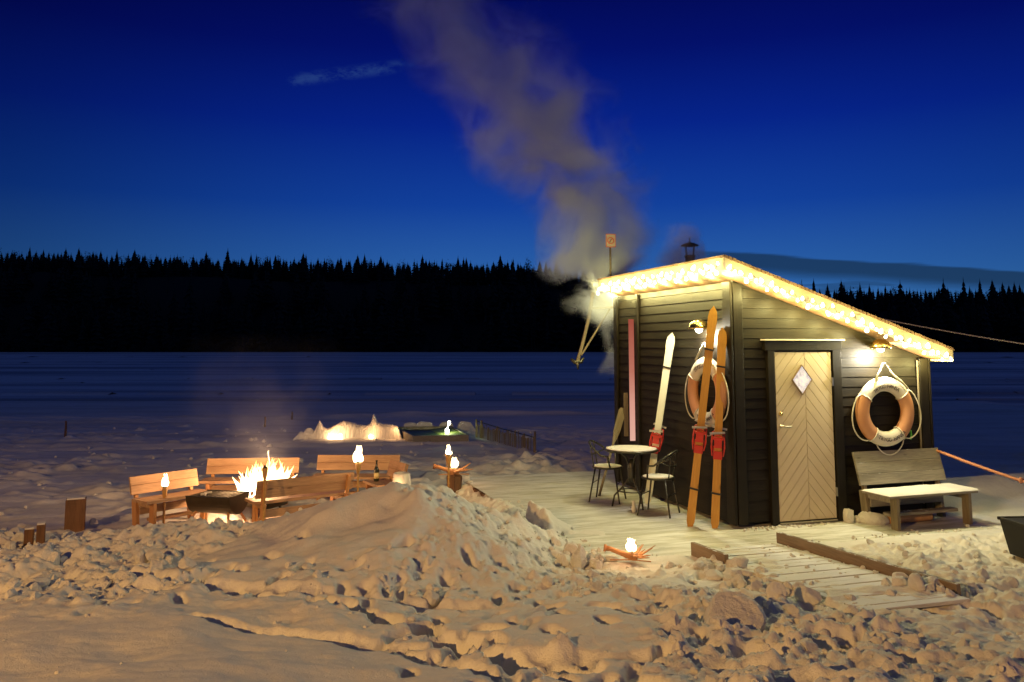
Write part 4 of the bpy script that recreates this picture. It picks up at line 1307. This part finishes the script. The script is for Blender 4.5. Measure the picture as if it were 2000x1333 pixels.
# half drum grill
gr = empty('drum_grill', (-3.76, 11.0, ICE), R(-14), 'rusty half-drum grill on splayed wooden legs left of the fire', 'grill')
m_ = MB(); L = .62; r0 = .23; n = 16; vs = []; fs = []
for s in (-1, 1):
    for (rr) in (r0, r0 - .012):
        for k in range(n + 1):
            a = math.pi + math.pi * k / n; vs.append((s * (L / 2 if rr == r0 else L / 2 - .012), rr * math.cos(a), .43 + rr * math.sin(a)))
N = n + 1
for k in range(n):
    fs.append((k, k + 1, 2 * N + k + 1, 2 * N + k)); fs.append((N + k, 3 * N + k, 3 * N + k + 1, N + k + 1))
fs.append(tuple(range(N))); fs.append(tuple(range(3 * N - 1, 2 * N - 1, -1))); fs.append(tuple(range(2 * N - 1, N - 1, -1))); fs.append(tuple(range(3 * N, 4 * N)))
fs += [(0, 2 * N, 3 * N, N), (n, N + n, 3 * N + n, 2 * N + n)]
m_.add(vs, fs); m_.build('drum', M['rust'], gr)
m_ = MB()
for s in (-1, 1): m_.tube([(-L / 2, s * r0, .435), (L / 2, s * r0, .435)], .008, 6)
for k in range(10): m_.tube([(-L / 2 + .06 + k * .055, -r0, .43), (-L / 2 + .06 + k * .055, r0, .43)], .004, 4)
m_.build('grate', M['metal'], gr)
for sx_ in (-1, 1):
    for sy_ in (-1, 1):
        m_ = MB(); m_.tube([(sx_ * .22, sy_ * .10, .26), (sx_ * .32, sy_ * .24, 0)], .016, 7); m_.build('leg', M['pineZ'], gr)
m_ = MB(); m_.tube([(-.2, 0, .437), (-.12, .05, .445)], .015, 6); m_.tube([(-.18, -.1, .437), (-.12, -.08, .442)], .02, 6); m_.build('ember_crust', M['clump'], gr)

# fire pit with flames
FX, FY = -3.40, 11.85
fp = empty('fire_bowl', (FX, FY, ICE), 0, 'iron fire bowl of burning logs with high white flames', 'fire bowl')
m_ = MB(); m_.lathe([(.10, .10), (.30, .16), (.40, .28), (.42, .30), (.40, .30), (.28, .18), (.05, .13)], 24); m_.build('bowl', M['rust'], fp, True)
for k in range(3):
    a = R(120 * k + 10); m_ = MB(); m_.tube([(.18 * math.cos(a), .18 * math.sin(a), .14), (.28 * math.cos(a), .28 * math.sin(a), 0)], .015, 6); m_.build('leg', M['metal'], fp)
for k in range(7):
    a = rnd.uniform(0, 3.14); c_ = math.cos(a) * .27; s_ = math.sin(a) * .27; zz = .25 + .025 * k
    m_ = MB(); m_.tube([(-c_, -s_, zz), (0, 0, zz + .03), (c_, s_, zz + rnd.uniform(-.02, .1))], [.035, .04, .03], 7); m_.build('log', M['dark_wood'], fp)
def tongue(mb, x, y, z, h, r, lean, rg):
    p = []; rr = []; n = 8; a = rg.uniform(0, 6.28)
    for i in range(n + 1):
        t = i / n
        p.append((x + lean[0] * t * t + .025 * math.sin(a + t * 5) * t, y + lean[1] * t * t + .02 * math.cos(a + t * 4) * t, z + h * t))
        rr.append(r * (math.sin(math.pi * min(1, (t * .8 + .18))) ** .9) * (1 - t) ** .5 + .0008)
    mb.tube(p, rr, 8)
rg = random.Random(12)
m_ = MB()
for k in range(80):
    a = rg.uniform(0, 6.28); d_ = rg.random() ** .7 * .25; px_, py_ = d_ * math.cos(a) + .03, d_ * math.sin(a) * .8
    hgt = rg.uniform(.16, .34) * (1.45 - d_ * 1.3)
    tongue(m_, px_, py_, .27 + rg.uniform(-.02, .10), hgt, rg.uniform(.022, .055), (rg.uniform(-.09, .09) + px_ * .3, rg.uniform(-.05, .05)), rg)
for k in range(26):
    px_ = rg.uniform(-.22, .24)
    tongue(m_, px_, rg.uniform(-.1, .1), .36, rg.uniform(.16, .34), rg.uniform(.008, .018), (rg.uniform(-.14, .1), 0), rg)
for k in range(26):
    tongue(m_, rg.uniform(-.28, -.10), rg.uniform(-.2, .0), .16 + rg.uniform(0, .12), rg.uniform(.18, .42), rg.uniform(.03, .06), (rg.uniform(-.12, .06), 0), rg)
for k in range(12):
    tongue(m_, -.30 + rg.uniform(-.06, .08), -.12 + rg.uniform(-.05, .05), .20 + rg.uniform(0, .05), rg.uniform(.08, .16), .035, (rg.uniform(-.05, .05), 0), rg)
m_.build('flames', M['flame'], fp, True)
m_ = MB(); m_.tube([(.02, 0, .55), (.045, 0, .72), (.035, 0, .78), (.02, .0, .86), (.035, 0, .88)], [.004, .004, .003, .003, .001], 5); m_.build('flames', M['candle'], fp, True)
FIRE_P = 125
wpoint('fire_light', (-.02, -.05, .66), FIRE_P, (1.0, .54, .24), .12, fp)
wpoint('fire_light', (-.30, -.30, .42), FIRE_P * .25, (1.0, .54, .24), .06, fp)

# ------------------------------------------------------------------ torches
def torch(loc, h, label, lit=True, fr=.07, basket=False, power=6):
    root = empty('bamboo_torch', loc, rnd.uniform(0, 3), label, 'torch', 'bamboo torches round the fire')
    m_ = MB(); n = 9
    pts_ = []; rr = []
    for i in range(n):
        z0, z1 = h * i / n, h * (i + 1) / n
        pts_ += [(0, 0, z0), (0, 0, z0 + .012), (0, 0, z0 + .02), (0, 0, z1 - .004)]; rr += [.018, .018, .0145, .0145]
    m_.tube(pts_, rr, 9); m_.build('pole', M['bamboo'], root, True)
    m_ = MB(); m_.lathe([(.014, -.14), (.026, -.10), (.034, -.02), (.034, 0)], 12, (0, 0, h)); cup = m_.build('cup', M['bamboo'], root, True)
    m_ = MB(); m_.lathe([(.026, 0), (.026, .012), (.012, .02), (.011, .035)], 10, (0, 0, h)); m_.build('oil_can', M['metal'], root, True)
    if basket:
        for k in range(4):
            a = R(90 * k); m_ = MB(); m_.tube([(.028 * math.cos(a), .028 * math.sin(a), h - .16), (.04 * math.cos(a), .04 * math.sin(a), h + .03)], .006, 5); m_.build('slat', M['bamboo'], root)
    if lit:
        rg = random.Random(int(loc[0] * 100)); m_ = MB()
        for k in range(12): tongue(m_, rg.uniform(-.5, .5) * fr, rg.uniform(-.5, .5) * fr, h + .015 + rg.uniform(0, .02), fr * rg.uniform(1.4, 2.6), fr * rg.uniform(.45, .85), (rg.uniform(-.3, .3) * fr, 0), rg)
        for k in range(5): tongue(m_, rg.uniform(-.3, .3) * fr, rg.uniform(-.3, .3) * fr, h + .06, fr * 2.6, fr * .35, (rg.uniform(-.04, .04), 0), rg)
        m_.build('flame', M['candle'], root, True)
        wpoint('torch_light', (0, 0, h + .03 + fr * 3.1), power, (1.0, .5, .2), .03, root)
    return root
torch((-4.41, 10.92, ICE), .53, 'short lit bamboo torch in front of the left pine bench', fr=.045, power=4)
torch((-1.955, 10.9, ICE), .84, 'tall lit bamboo torch in front of the right end of the nearest pine bench', fr=.062, power=9)
torch((-3.01, 10.45, -.14), .70, 'unlit bamboo torch standing in front of the flames', lit=False)
torch((-.925, 12.5, -.28), .72, 'lit bamboo torch with an open basket head at the far left corner of the deck', fr=.040, basket=True, power=5)

# root candle holders
def root_candle(loc, rz_, label, s=1.0, power=3):
    root = empty('root_candle', loc, rz_, label, 'candle holder', 'driftwood candle holders'); root.scale = (s, s, s)
    rg = random.Random(int(abs(loc[0]) * 77)); m_ = MB()
    m_.tube([(-.24, 0, .10), (-.20, 0, .095), (-.1, .0, .06), (0, 0, .035), (.06, 0, .03)], [.026, .022, .024, .04, .03], 9)
    m_.tube([(-.26, 0, .104), (-.235, 0, .10)], [.034, .034], 9)
    for k in range(13):
        a = R(-80 + 160 * k / 12 + rg.uniform(-8, 8)); l = rg.uniform(.12, .24); e = rg.uniform(-.005, .10)
        c_, s_ = math.cos(a), math.sin(a)
        m_.tube([(.02 * c_, .02 * s_, .04), (l * .5 * c_, l * .5 * s_ + rg.uniform(-.02, .02), .03 + e * .3), (l * c_, l * s_, .03 + e)], [.016, .010, .003], 6)
    m_.tube([(-.20, -.08, .012), (0, -.05, .012), (.18, -.09, .012)], .006, 5)
    m_.build('root', M['root'], root, True)
    m_ = MB(); m_.lathe([(.026, .04), (.028, .085), (.02, .088)], 12, (.0, 0, 0)); m_.build('candle', M['buoy_white'], root, True)
    m_ = MB()
    for k in range(9): tongue(m_, rg.uniform(-.022, .022), rg.uniform(-.02, .02), .085, rg.uniform(.08, .13), rg.uniform(.022, .036), (rg.uniform(-.03, .03), 0), rg)
    for k in range(4): tongue(m_, rg.uniform(-.02, .02), rg.uniform(-.02, .02), .10, .10, .018, (rg.uniform(-.03, .03), 0), rg)
    m_.build('flame', M['candle'], root, True)
    wpoint('candle_light', (0, -.03, .235), power, (1.0, .52, .22), .02, root)
    return root
root_candle((1.13, 8.20, .03), R(-8), 'driftwood root holding a burning candle at the front left of the deck', 1.0, 3)
root_candle((-.86, 12.75, .14), R(8), 'driftwood root with a burning candle beside the basket torch', 1.2, 3)
m_ = MB(); m_.lathe([(.10, -.30), (.12, -.02), (.06, .02)], 9); o = m_.build('tree_stump', M['dark_wood'], None, loc=(-.86, 12.78, .13)); tag(o, 'low dark stump under the driftwood candle at the deck corner', 'stump')

# glowing snow lantern behind the mound
m_ = MB(); n = 14
prof = [(.15, 0), (.15, .26), (.115, .56), (.10, .57), (.095, .52), (.12, .25), (.12, .02)]
m_.lathe(prof, 16); sl = m_.build('snow_lantern', M['glassy_ice'], None, True, loc=(-1.53, 11.9, ICE)); tag(sl, 'tapered snow lantern glowing orange between the short bench and the mound', 'lantern')

wpoint('lantern_light', (-.06, -.22, .45), 1.6, (1.0, .55, .22), .03, sl)
# ------------------------------------------------------------------ out on the ice: carved snow wall, pool, fence
sw = empty('snow_sculpture', (-4.10, 21.3, ICE), R(3), 'jagged carved snow wall glowing from two candles on the ice', 'snow sculpture')
prof_x = [-1.3, -1.15, -1.0, -.86, -.80, -.72, -.62, -.50, -.30, -.15, 0, .1, .22, .32, .42, .5, .56, .62, .72, .9, 1.1, 1.25, 1.35]
prof_z = [.04, .18, .16, .14, .26, .40, .24, .22, .31, .37, .36, .34, .30, .29, .28, .30, .34, .54, .36, .32, .31, .28, .05]
nx_ = 110; ny_ = 16; vs = []; fs = []
for i in range(nx_ + 1):
    x_ = -1.3 + 2.65 * i / nx_; zt = float(np.interp(x_, prof_x, prof_z)) * 1.15 + rnd.uniform(-.008, .008)
    cy = .35 * (x_ / 1.3) ** 2 * -1 + .25
    for j in range(ny_ + 1):
        t = j / ny_
        a = math.pi * t
        th = .11 + .03 * math.sin(x_ * 9)
        yy = cy - th * math.cos(a) * (1 if t < .5 else 1) ; zz = zt * (math.sin(a) ** .35)
        vs.append((x_, yy + rnd.uniform(-.008, .008), zz))
W = ny_ + 1
for i in range(nx_):
    for j in range(ny_): fs.append((i * W + j, i * W + j + 1, (i + 1) * W + j + 1, (i + 1) * W + j))
m_ = MB(); m_.add(vs, fs); m_.build('snow_body', M['glassy_ice'], sw, False)
m_ = MB(); m_.lathe([(.04, 0), (.05, .04), (.03, .08), (.04, .11), (.02, .15), (.001, .16)], 10, (.62, .20, .34)); m_.build('carved_knob', M['glassy_ice'], sw, True)
m_ = MB(); rg = random.Random(4)
for k in range(12): tongue(m_, -.30 + rg.uniform(-.17, .17), -.05 + rg.uniform(-.03, .03), .0, rg.uniform(.08, .16), .05, (0, 0), rg)
m_.build('flame', M['candle'], sw, True)
m_ = MB()
for k in range(4): tongue(m_, .58 + rg.uniform(-.03, .03), -.0, .0, rg.uniform(.08, .15), .028, (0, 0), rg)
m_.build('flame', M['candle'], sw, True)
wpoint('candle_light', (-.30, -.10, .25), 5, (1.0, .52, .20), .06, sw)
wpoint('candle_light', (.58, -.10, .22), 2.4, (1.0, .52, .20), .04, sw)
wpoint('candle_light', (1.2, -.25, .25), 2.4, (1.0, .52, .20), .04, sw)
lonely('snow_block', -5.05, 21.3, ICE + .05, .28, 'low dim lump of snow at the left end of the carved snow wall', 61, (1, .5, 1))
for k, (x_, r_s, lab) in enumerate([(-2.75, .20, 'lit snow lump between the carved wall and the bathing hole'), (-2.35, .26, 'wide lit snow lump behind the left end of the bathing hole'),
                                   (-1.75, .26, 'lit snow lump behind the middle of the bathing hole'), (-1.2, .32, 'largest lit snow lump behind the right end of the bathing hole')]):
    lonely('snow_block', x_, 23.15 - .05 * k, ICE + .12, r_s, lab, 62 + k, (1.3, .5, .75))
# bathing hole: wooden rim round green-lit water
C4 = [(-3.04, 22.4), (-1.64, 22.6), (-1.10, 20.5), (-2.33, 20.3)]
pool = empty('bathing_hole', (-2.03, 21.4, ICE), 0, 'bathing hole in the ice framed by boards, its water lit green', 'bathing hole')
def pr(i, g=0):
    cx_, cy_ = -2.03, 21.4; return ((C4[i][0] - cx_) * (1 + g), (C4[i][1] - cy_) * (1 + g))
for i in range(4):
    a = pr(i); b_ = pr((i + 1) % 4); ao = pr(i, .07); bo_ = pr((i + 1) % 4, .07)
    m_ = MB(); zt = .19; zb = -.1
    m_.add([(a[0], a[1], zb), (b_[0], b_[1], zb), (bo_[0], bo_[1], zb), (ao[0], ao[1], zb), (a[0], a[1], zt), (b_[0], b_[1], zt), (bo_[0], bo_[1], zt), (ao[0], ao[1], zt)],
           [(0, 3, 2, 1), (4, 5, 6, 7), (0, 1, 5, 4), (1, 2, 6, 5), (2, 3, 7, 6), (3, 0, 4, 7)])
    m_.build('rim_board', M['grey_wood'], pool)
m_ = MB(); q = [pr(i, -.005) for i in range(4)]; m_.add([(p_[0], p_[1], .12) for p_ in q], [(0, 1, 2, 3)]); m_.build('water', M['pool'], pool)
m_ = MB(); q = [pr(i, -.01) for i in range(4)]
def mixp(a, b_, t): return (a[0] + (b_[0] - a[0]) * t, a[1] + (b_[1] - a[1]) * t)
e0, e1 = mixp(q[1], q[0], .02), mixp(q[1], q[0], .40); e2, e3 = mixp(q[2], q[3], .40), mixp(q[2], q[3], .02)
m_.add([(*e0, .18), (*e1, .125), (*e2, .125), (*e3, .18)], [(0, 1, 2, 3)]); m_.build('liner', M['pool_liner'], pool)
ln = empty('candle_lantern', (-1.62, 21.3, ICE + .15), 0, 'white candle lantern glowing at the right side of the bathing hole', 'lantern')
m_ = MB(); m_.lathe([(.03, 0), (.045, .01), (.045, .09), (.03, .10)], 10); m_.build('glass', M['lampbulb'], ln, True)
m_ = MB(); m_.tube([(0, 0, .10), (.02, 0, .16), (.05, 0, .22)], .008, 6); m_.lathe([(.02, .2), (.035, .23), (.03, .28), (.01, .3)], 8, (.05, 0, 0)); m_.build('hanger', M['lampbulb'], ln, True)
wpoint('lantern_light', (.0, -.10, .22), 9, (.80, 1.0, .35), .04, ln)
# fence of thin pickets
A = Vector((-.90, 21.6, ICE)); Bv = Vector((.50, 18.6, ICE))
fe = empty('picket_fence', A, 0, 'low fence of thin ice-hung pickets running across the lake ice', 'fence')
m_ = MB(); m_.tube([(0, 0, .42), tuple((Bv - A) * .5 + Vector((0, 0, .36))), tuple(Bv - A + Vector((0, 0, .33)))], .012, 6); m_.build('top_rail', M['metal'], fe)
rg = random.Random(9)
pk = MB(); pk.tube([(0, 0, 0), (0, 0, .36)], [.010, .014], 5); proto = None
for k in range(44):
    t = (k + rg.uniform(-.2, .2)) / 43; p_ = (Bv - A) * max(0, min(1, t))
    if proto is None: proto = pk.build('picket', M['grey_woodZ'], fe); o = proto
    else: o = proto.copy(); col.objects.link(o); o.parent = fe
    o.location = p_; s_ = rg.uniform(.75, 1.1); o.scale = (rg.uniform(.5, 1.6), rg.uniform(.5, 1.2), s_)
for t in (0, .1, 1):
    m_ = MB(); p_ = (Bv - A) * t; m_.tube([tuple(p_), tuple(p_ + Vector((0, 0, .46)))], .024, 7); m_.build('post', M['grey_woodZ'], fe)
# marker sticks
for (x_, y_, h_, lab) in ((-7.04, 24.3, .30, 'thin marker stick on the lake ice, nearest above the flames'), (-6.82, 26.4, .28, 'thin marker stick farthest out on the lake ice'), (-11.3, 21.6, .42, 'thin dark marker stick on the ice at the far left')):
    m_ = MB(); m_.tube([(0, 0, 0), (.01, 0, h_ * .6), (0, .0, h_)], [.03, .026, .02], 6); m_.tube([(0, 0, h_ * .7), (.03, 0, h_ * .9)], [.01, .004], 5)
    tag(m_.build('marker_stick', M['dark_wood'], None, loc=(x_, y_, ICE)), lab, 'stick')

# ------------------------------------------------------------------ right side: box, rope, cable
bx = empty('storage_tub', (5.17, 8.28, .0), R(4), 'black tapered tub with snow and a pale branch on top at the right edge', 'tub')
m_ = MB(); a, c_ = .24, .29
vs = [(-a, -a * 1.2, 0), (a * 1.4, -a * 1.2, 0), (a * 1.4, a * 1.2, 0), (-a, a * 1.2, 0), (-c_, -c_ * 1.2, .34), (c_ * 1.4, -c_ * 1.2, .34), (c_ * 1.4, c_ * 1.2, .34), (-c_, c_ * 1.2, .34)]
m_.add(vs, [(0, 3, 2, 1), (0, 1, 5, 4), (1, 2, 6, 5), (2, 3, 7, 6), (3, 0, 4, 7), (4, 5, 6, 7)]); m_.build('body', M['box'], bx, bevel=.008)
m_ = MB(); m_.box((.055, -.34, .335), (.72, .03, .03)); m_.box((.055, .34, .335), (.72, .03, .03)); m_.box((-.28, 0, .335), (.03, .66, .03)); m_.box((.39, 0, .335), (.03, .66, .03)); m_.build('rim', M['box'], bx, bevel=.006)
rng = np.random.RandomState(8); V2, F2 = subdiv(*I2); p2 = chunk(V2, F2, rng) * .17 * np.array([1.4, 1.2, .55]) + np.array([.10, -.02, .40])
me = bpy.data.meshes.new('snow_heap'); me.from_pydata(p2.tolist(), [], F2.tolist()); me.materials.append(M['snow']); o = bpy.data.objects.new('snow_heap', me); col.objects.link(o); o.parent = bx
m_ = MB(); m_.tube([(-.16, .1, .36), (-.02, .12, .47), (.16, .14, .53), (.4, .15, .55)], [.02, .035, .05, .04], 8); m_.build('branch', M['buoy_white'], bx, True)
# orange rope from the hut corner
m_ = MB(); P0 = Vector(hutw(2.74, .05, .80)); P1 = Vector((5.66, 9.55, .55)); P2 = Vector((6.6, 7.9, .30))
pp = [P0.lerp(P1, t / 10) + Vector((0, 0, -.01 * math.sin(math.pi * t / 10))) for t in range(11)] + [P1.lerp(P2, t / 5) for t in range(1, 6)]
m_.tube(pp, .017, 8); m_.lathe([(.01, -.03), (.03, -.01), (.03, .02), (.01, .035)], 8, tuple(P1))
tag(m_.build('orange_rope', M['orange_rope'], None, True), 'taut orange rope running from the right corner of the hut out of the picture', 'rope')
mt = empty('mooring_stake', (6.6, 7.9, 0), 0, 'wooden stake that holds the end of the orange rope', 'stake'); m_ = MB(); m_.tube([(0, 0, -.1), (0, 0, .45)], .035, 8); m_.build('timber', M['dark_wood'], mt)
# cable
ms = empty('cable_mast', (4.60, 12.62, 1.7), 0, 'thin pale cable strung from the back of the roof out to the right', 'cable')
m_ = MB(); m_.tube([(0, 0, -.1), (0, 0, .95)], .015, 7); m_.build('mast', M['post_metal'], ms)
m_ = MB(); E1 = Vector((8.6, 11.0, 1.80)) - Vector((4.6, 12.62, 1.7))
m_.tube([Vector((0, 0, .93)).lerp(E1, t / 12) + Vector((0, 0, -.06 * math.sin(math.pi * t / 12))) for t in range(13)], .009, 6); m_.build('wire', M['rope'], ms)
m_ = MB(); m_.tube([tuple(E1), (E1.x, E1.y, -1.75)], .03, 8); m_.build('end_post', M['post_metal'], ms)

# ------------------------------------------------------------------ street lamp on the shore behind the camera: it lights the foreground
LX, LY, LZ = -9.5, -6.5, 5.2
stl = empty('street_lamp', (LX - .9, LY - .6, .4), 0, 'tall sodium street lamp on the shore path behind the viewer', 'street lamp')
m_ = MB(); m_.tube([(0, 0, 0), (0, 0, 4.6), (.25, .15, 4.95), (.75, .5, 5.05)], [.07, .05, .045, .04], 10); m_.build('pole', M['post_metal'], stl, True)
m_ = MB(); m_.box((.95, .62, 5.06), (.5, .22, .08), (0, 0, R(33))); m_.build('lamp_head', M['post_metal'], stl, bevel=.02)
m_ = MB(); m_.box((.97, .63, 5.005), (.34, .16, .02), (0, 0, R(33))); m_.build('lens', M['street'], stl)
sl_d = bpy.data.lights.new('street_light', 'SPOT'); sl_d.energy = 10600; sl_d.color = (1.0, .535, .15); sl_d.shadow_soft_size = .12
sl_d.spot_size = R(141); sl_d.spot_blend = 1.0
ll = bpy.data.objects.new('street_light', sl_d); col.objects.link(ll); ll.parent = stl; ll.location = (.98, .64, 4.86)
aim = Vector((math.cos(R(54)) * math.cos(R(58)), math.sin(R(54)) * math.cos(R(58)), -math.sin(R(58))))
ll.rotation_euler = aim.to_track_quat('-Z', 'Y').to_euler()

# ------------------------------------------------------------------ smoke
def smoke_mat(name, cpts, rpts, dpts, z0, z1, y0, yslope, color, nscale, thr, anis=.2, softness=.5):
    m = bpy.data.materials.new(name); m.use_nodes = True
    nt = m.node_tree; nt.nodes.clear()
    out = nn(nt, 'ShaderNodeOutputMaterial'); pv = nn(nt, 'ShaderNodeVolumePrincipled')
    t_ = nn(nt, 'ShaderNodeTexCoord'); oc = t_.outputs['Object']
    sp = nn(nt, 'ShaderNodeSeparateXYZ'); nt.links.new(oc, sp.inputs[0])
    x_, y_, z_ = sp.outputs
    t = mrange(nt, z_, z0, z1, 0, 1, False)
    def curve(pts_, lo, hi):
        n = nn(nt, 'ShaderNodeFloatCurve')
        c = n.mapping.curves[0]
        P_ = [((a - z0) / (z1 - z0), (b_ - lo) / (hi - lo)) for a, b_ in pts_]
        c.points[0].location = P_[0]; c.points[1].location = P_[-1]
        for p_ in P_[1:-1]: c.points.new(*p_)
        n.mapping.update(); nt.links.new(t, n.inputs[1])
        return mth(nt, 'MULTIPLY_ADD', n.outputs[0], hi - lo, lo)
    cx_ = curve(cpts, -4, 4); rr = curve(rpts, 0, 2.5); dd = curve(dpts, 0, 10)
    wob = noise(nt, oc, .9, 2)
    ddx = mth(nt, 'SUBTRACT', x_, mth(nt, 'ADD', cx_, mth(nt, 'MULTIPLY', mth(nt, 'SUBTRACT', wob, .5), 1.3)))
    cy = mth(nt, 'MULTIPLY_ADD', mth(nt, 'SUBTRACT', z_, z0), yslope, y0)
    ddy = mth(nt, 'SUBTRACT', y_, cy)
    d_ = mth(nt, 'DIVIDE', mth(nt, 'SQRT', mth(nt, 'ADD', mth(nt, 'MULTIPLY', ddx, ddx), mth(nt, 'MULTIPLY', ddy, ddy))), rr)
    n1 = noise(nt, oc, nscale, 7, .58, dist=.9)
    body = mth(nt, 'SUBTRACT', mth(nt, 'MULTIPLY_ADD', n1, 3.4, -1.7 + thr), mth(nt, 'MULTIPLY', d_, .55))
    a = mrange(nt, body, 0, softness)
    a = mth(nt, 'MULTIPLY', a, mrange(nt, d_, .35, 1.05, 1, 0))
    dens = mth(nt, 'MULTIPLY', mth(nt, 'MULTIPLY', a, dd), mth(nt, 'MULTIPLY', mrange(nt, t, 0, .03), mrange(nt, t, .9, 1.0, 1, 0)))
    nt.links.new(dens, pv.inputs['Density'])
    pv.inputs['Color'].default_value = (*color, 1)
    pv.inputs['Anisotropy'].default_value = anis
    nt.links.new(pv.outputs[0], out.inputs['Volume'])
    return m
def smoke_obj(name, cpts, rpts, y0, ys, z0, mat, label):
    m_ = MB(); p_ = []; r_l = []
    for (z, cx_), (_, rr) in zip(cpts, rpts):
        p_.append((cx_, y0 + ys * (z - z0), z)); r_l.append(rr * 1.12 + .18)
    m_.tube(p_, r_l, 14)
    o = m_.build(name, mat, None)
    return tag(o, label, 'smoke', kind='stuff')
CP = [(1.55, 1.55), (2.3, 1.50), (2.9, 1.42), (3.5, 1.30), (4.1, 1.15), (4.8, .85), (5.6, .50), (6.4, -.05), (7.2, -.75), (8.0, -1.45), (8.8, -2.1)]
RP = [(1.55, .16), (2.3, .36), (2.9, .72), (3.5, 1.05), (4.1, 1.15), (4.8, 1.55), (5.6, 1.55), (6.4, 1.6), (7.2, 1.6), (8.0, 1.6), (8.8, 1.6)]
DP = [(1.55, 8.0), (2.3, 10.0), (2.9, 12.0), (3.5, 5.0), (4.1, 3.2), (4.8, 3.0), (5.6, 2.0), (6.4, 1.2), (7.2, .85), (8.0, .65), (8.8, .6)]
sm = smoke_mat('smoke_plume', CP, RP, DP, 1.55, 8.8, 12.82, .12, (.76, .83, 1.0), 1.05, .52, softness=.9)
smoke_obj('smoke_plume', CP, RP, 12.82, .12, 1.55, sm, 'tall plume of pale smoke rising from the far left end of the roof')
w = hutw(.60, 2.0)
CP2 = [(2.95, w[0] - .1), (3.2, w[0] - .14), (3.5, w[0] - .1), (3.8, w[0] - .3)]; RP2 = [(2.95, .30), (3.2, .42), (3.5, .38), (3.8, .3)]; DP2 = [(2.95, 6), (3.2, 5), (3.5, 2.5), (3.8, .4)]
sm2 = smoke_mat('chimney_smoke', CP2, RP2, DP2, 2.95, 3.8, w[1] + .05, 0.0, (.92, .90, .88), 3.2, .62)
smoke_obj('chimney_smoke', CP2, RP2, w[1] + .05, 0, 2.95, sm2, 'small cloud of smoke around the metal chimney cap')
CP3 = [(.45, FX + .05), (1.0, FX), (1.6, FX - .1), (2.3, FX - .25)]; RP3 = [(.45, 1.0), (1.0, 1.3), (1.6, 1.5), (2.3, 1.5)]; DP3 = [(.45, .05), (1.0, .045), (1.6, .03), (2.3, .0)]
sm3 = smoke_mat('fire_smoke', CP3, RP3, DP3, .45, 2.3, FY + .1, 0.1, (.8, .85, 1), 1.3, .75, softness=1.2)
smoke_obj('fire_smoke', CP3, RP3, FY + .1, .1, .45, sm3, 'thin haze of smoke hanging over the fire bowl')
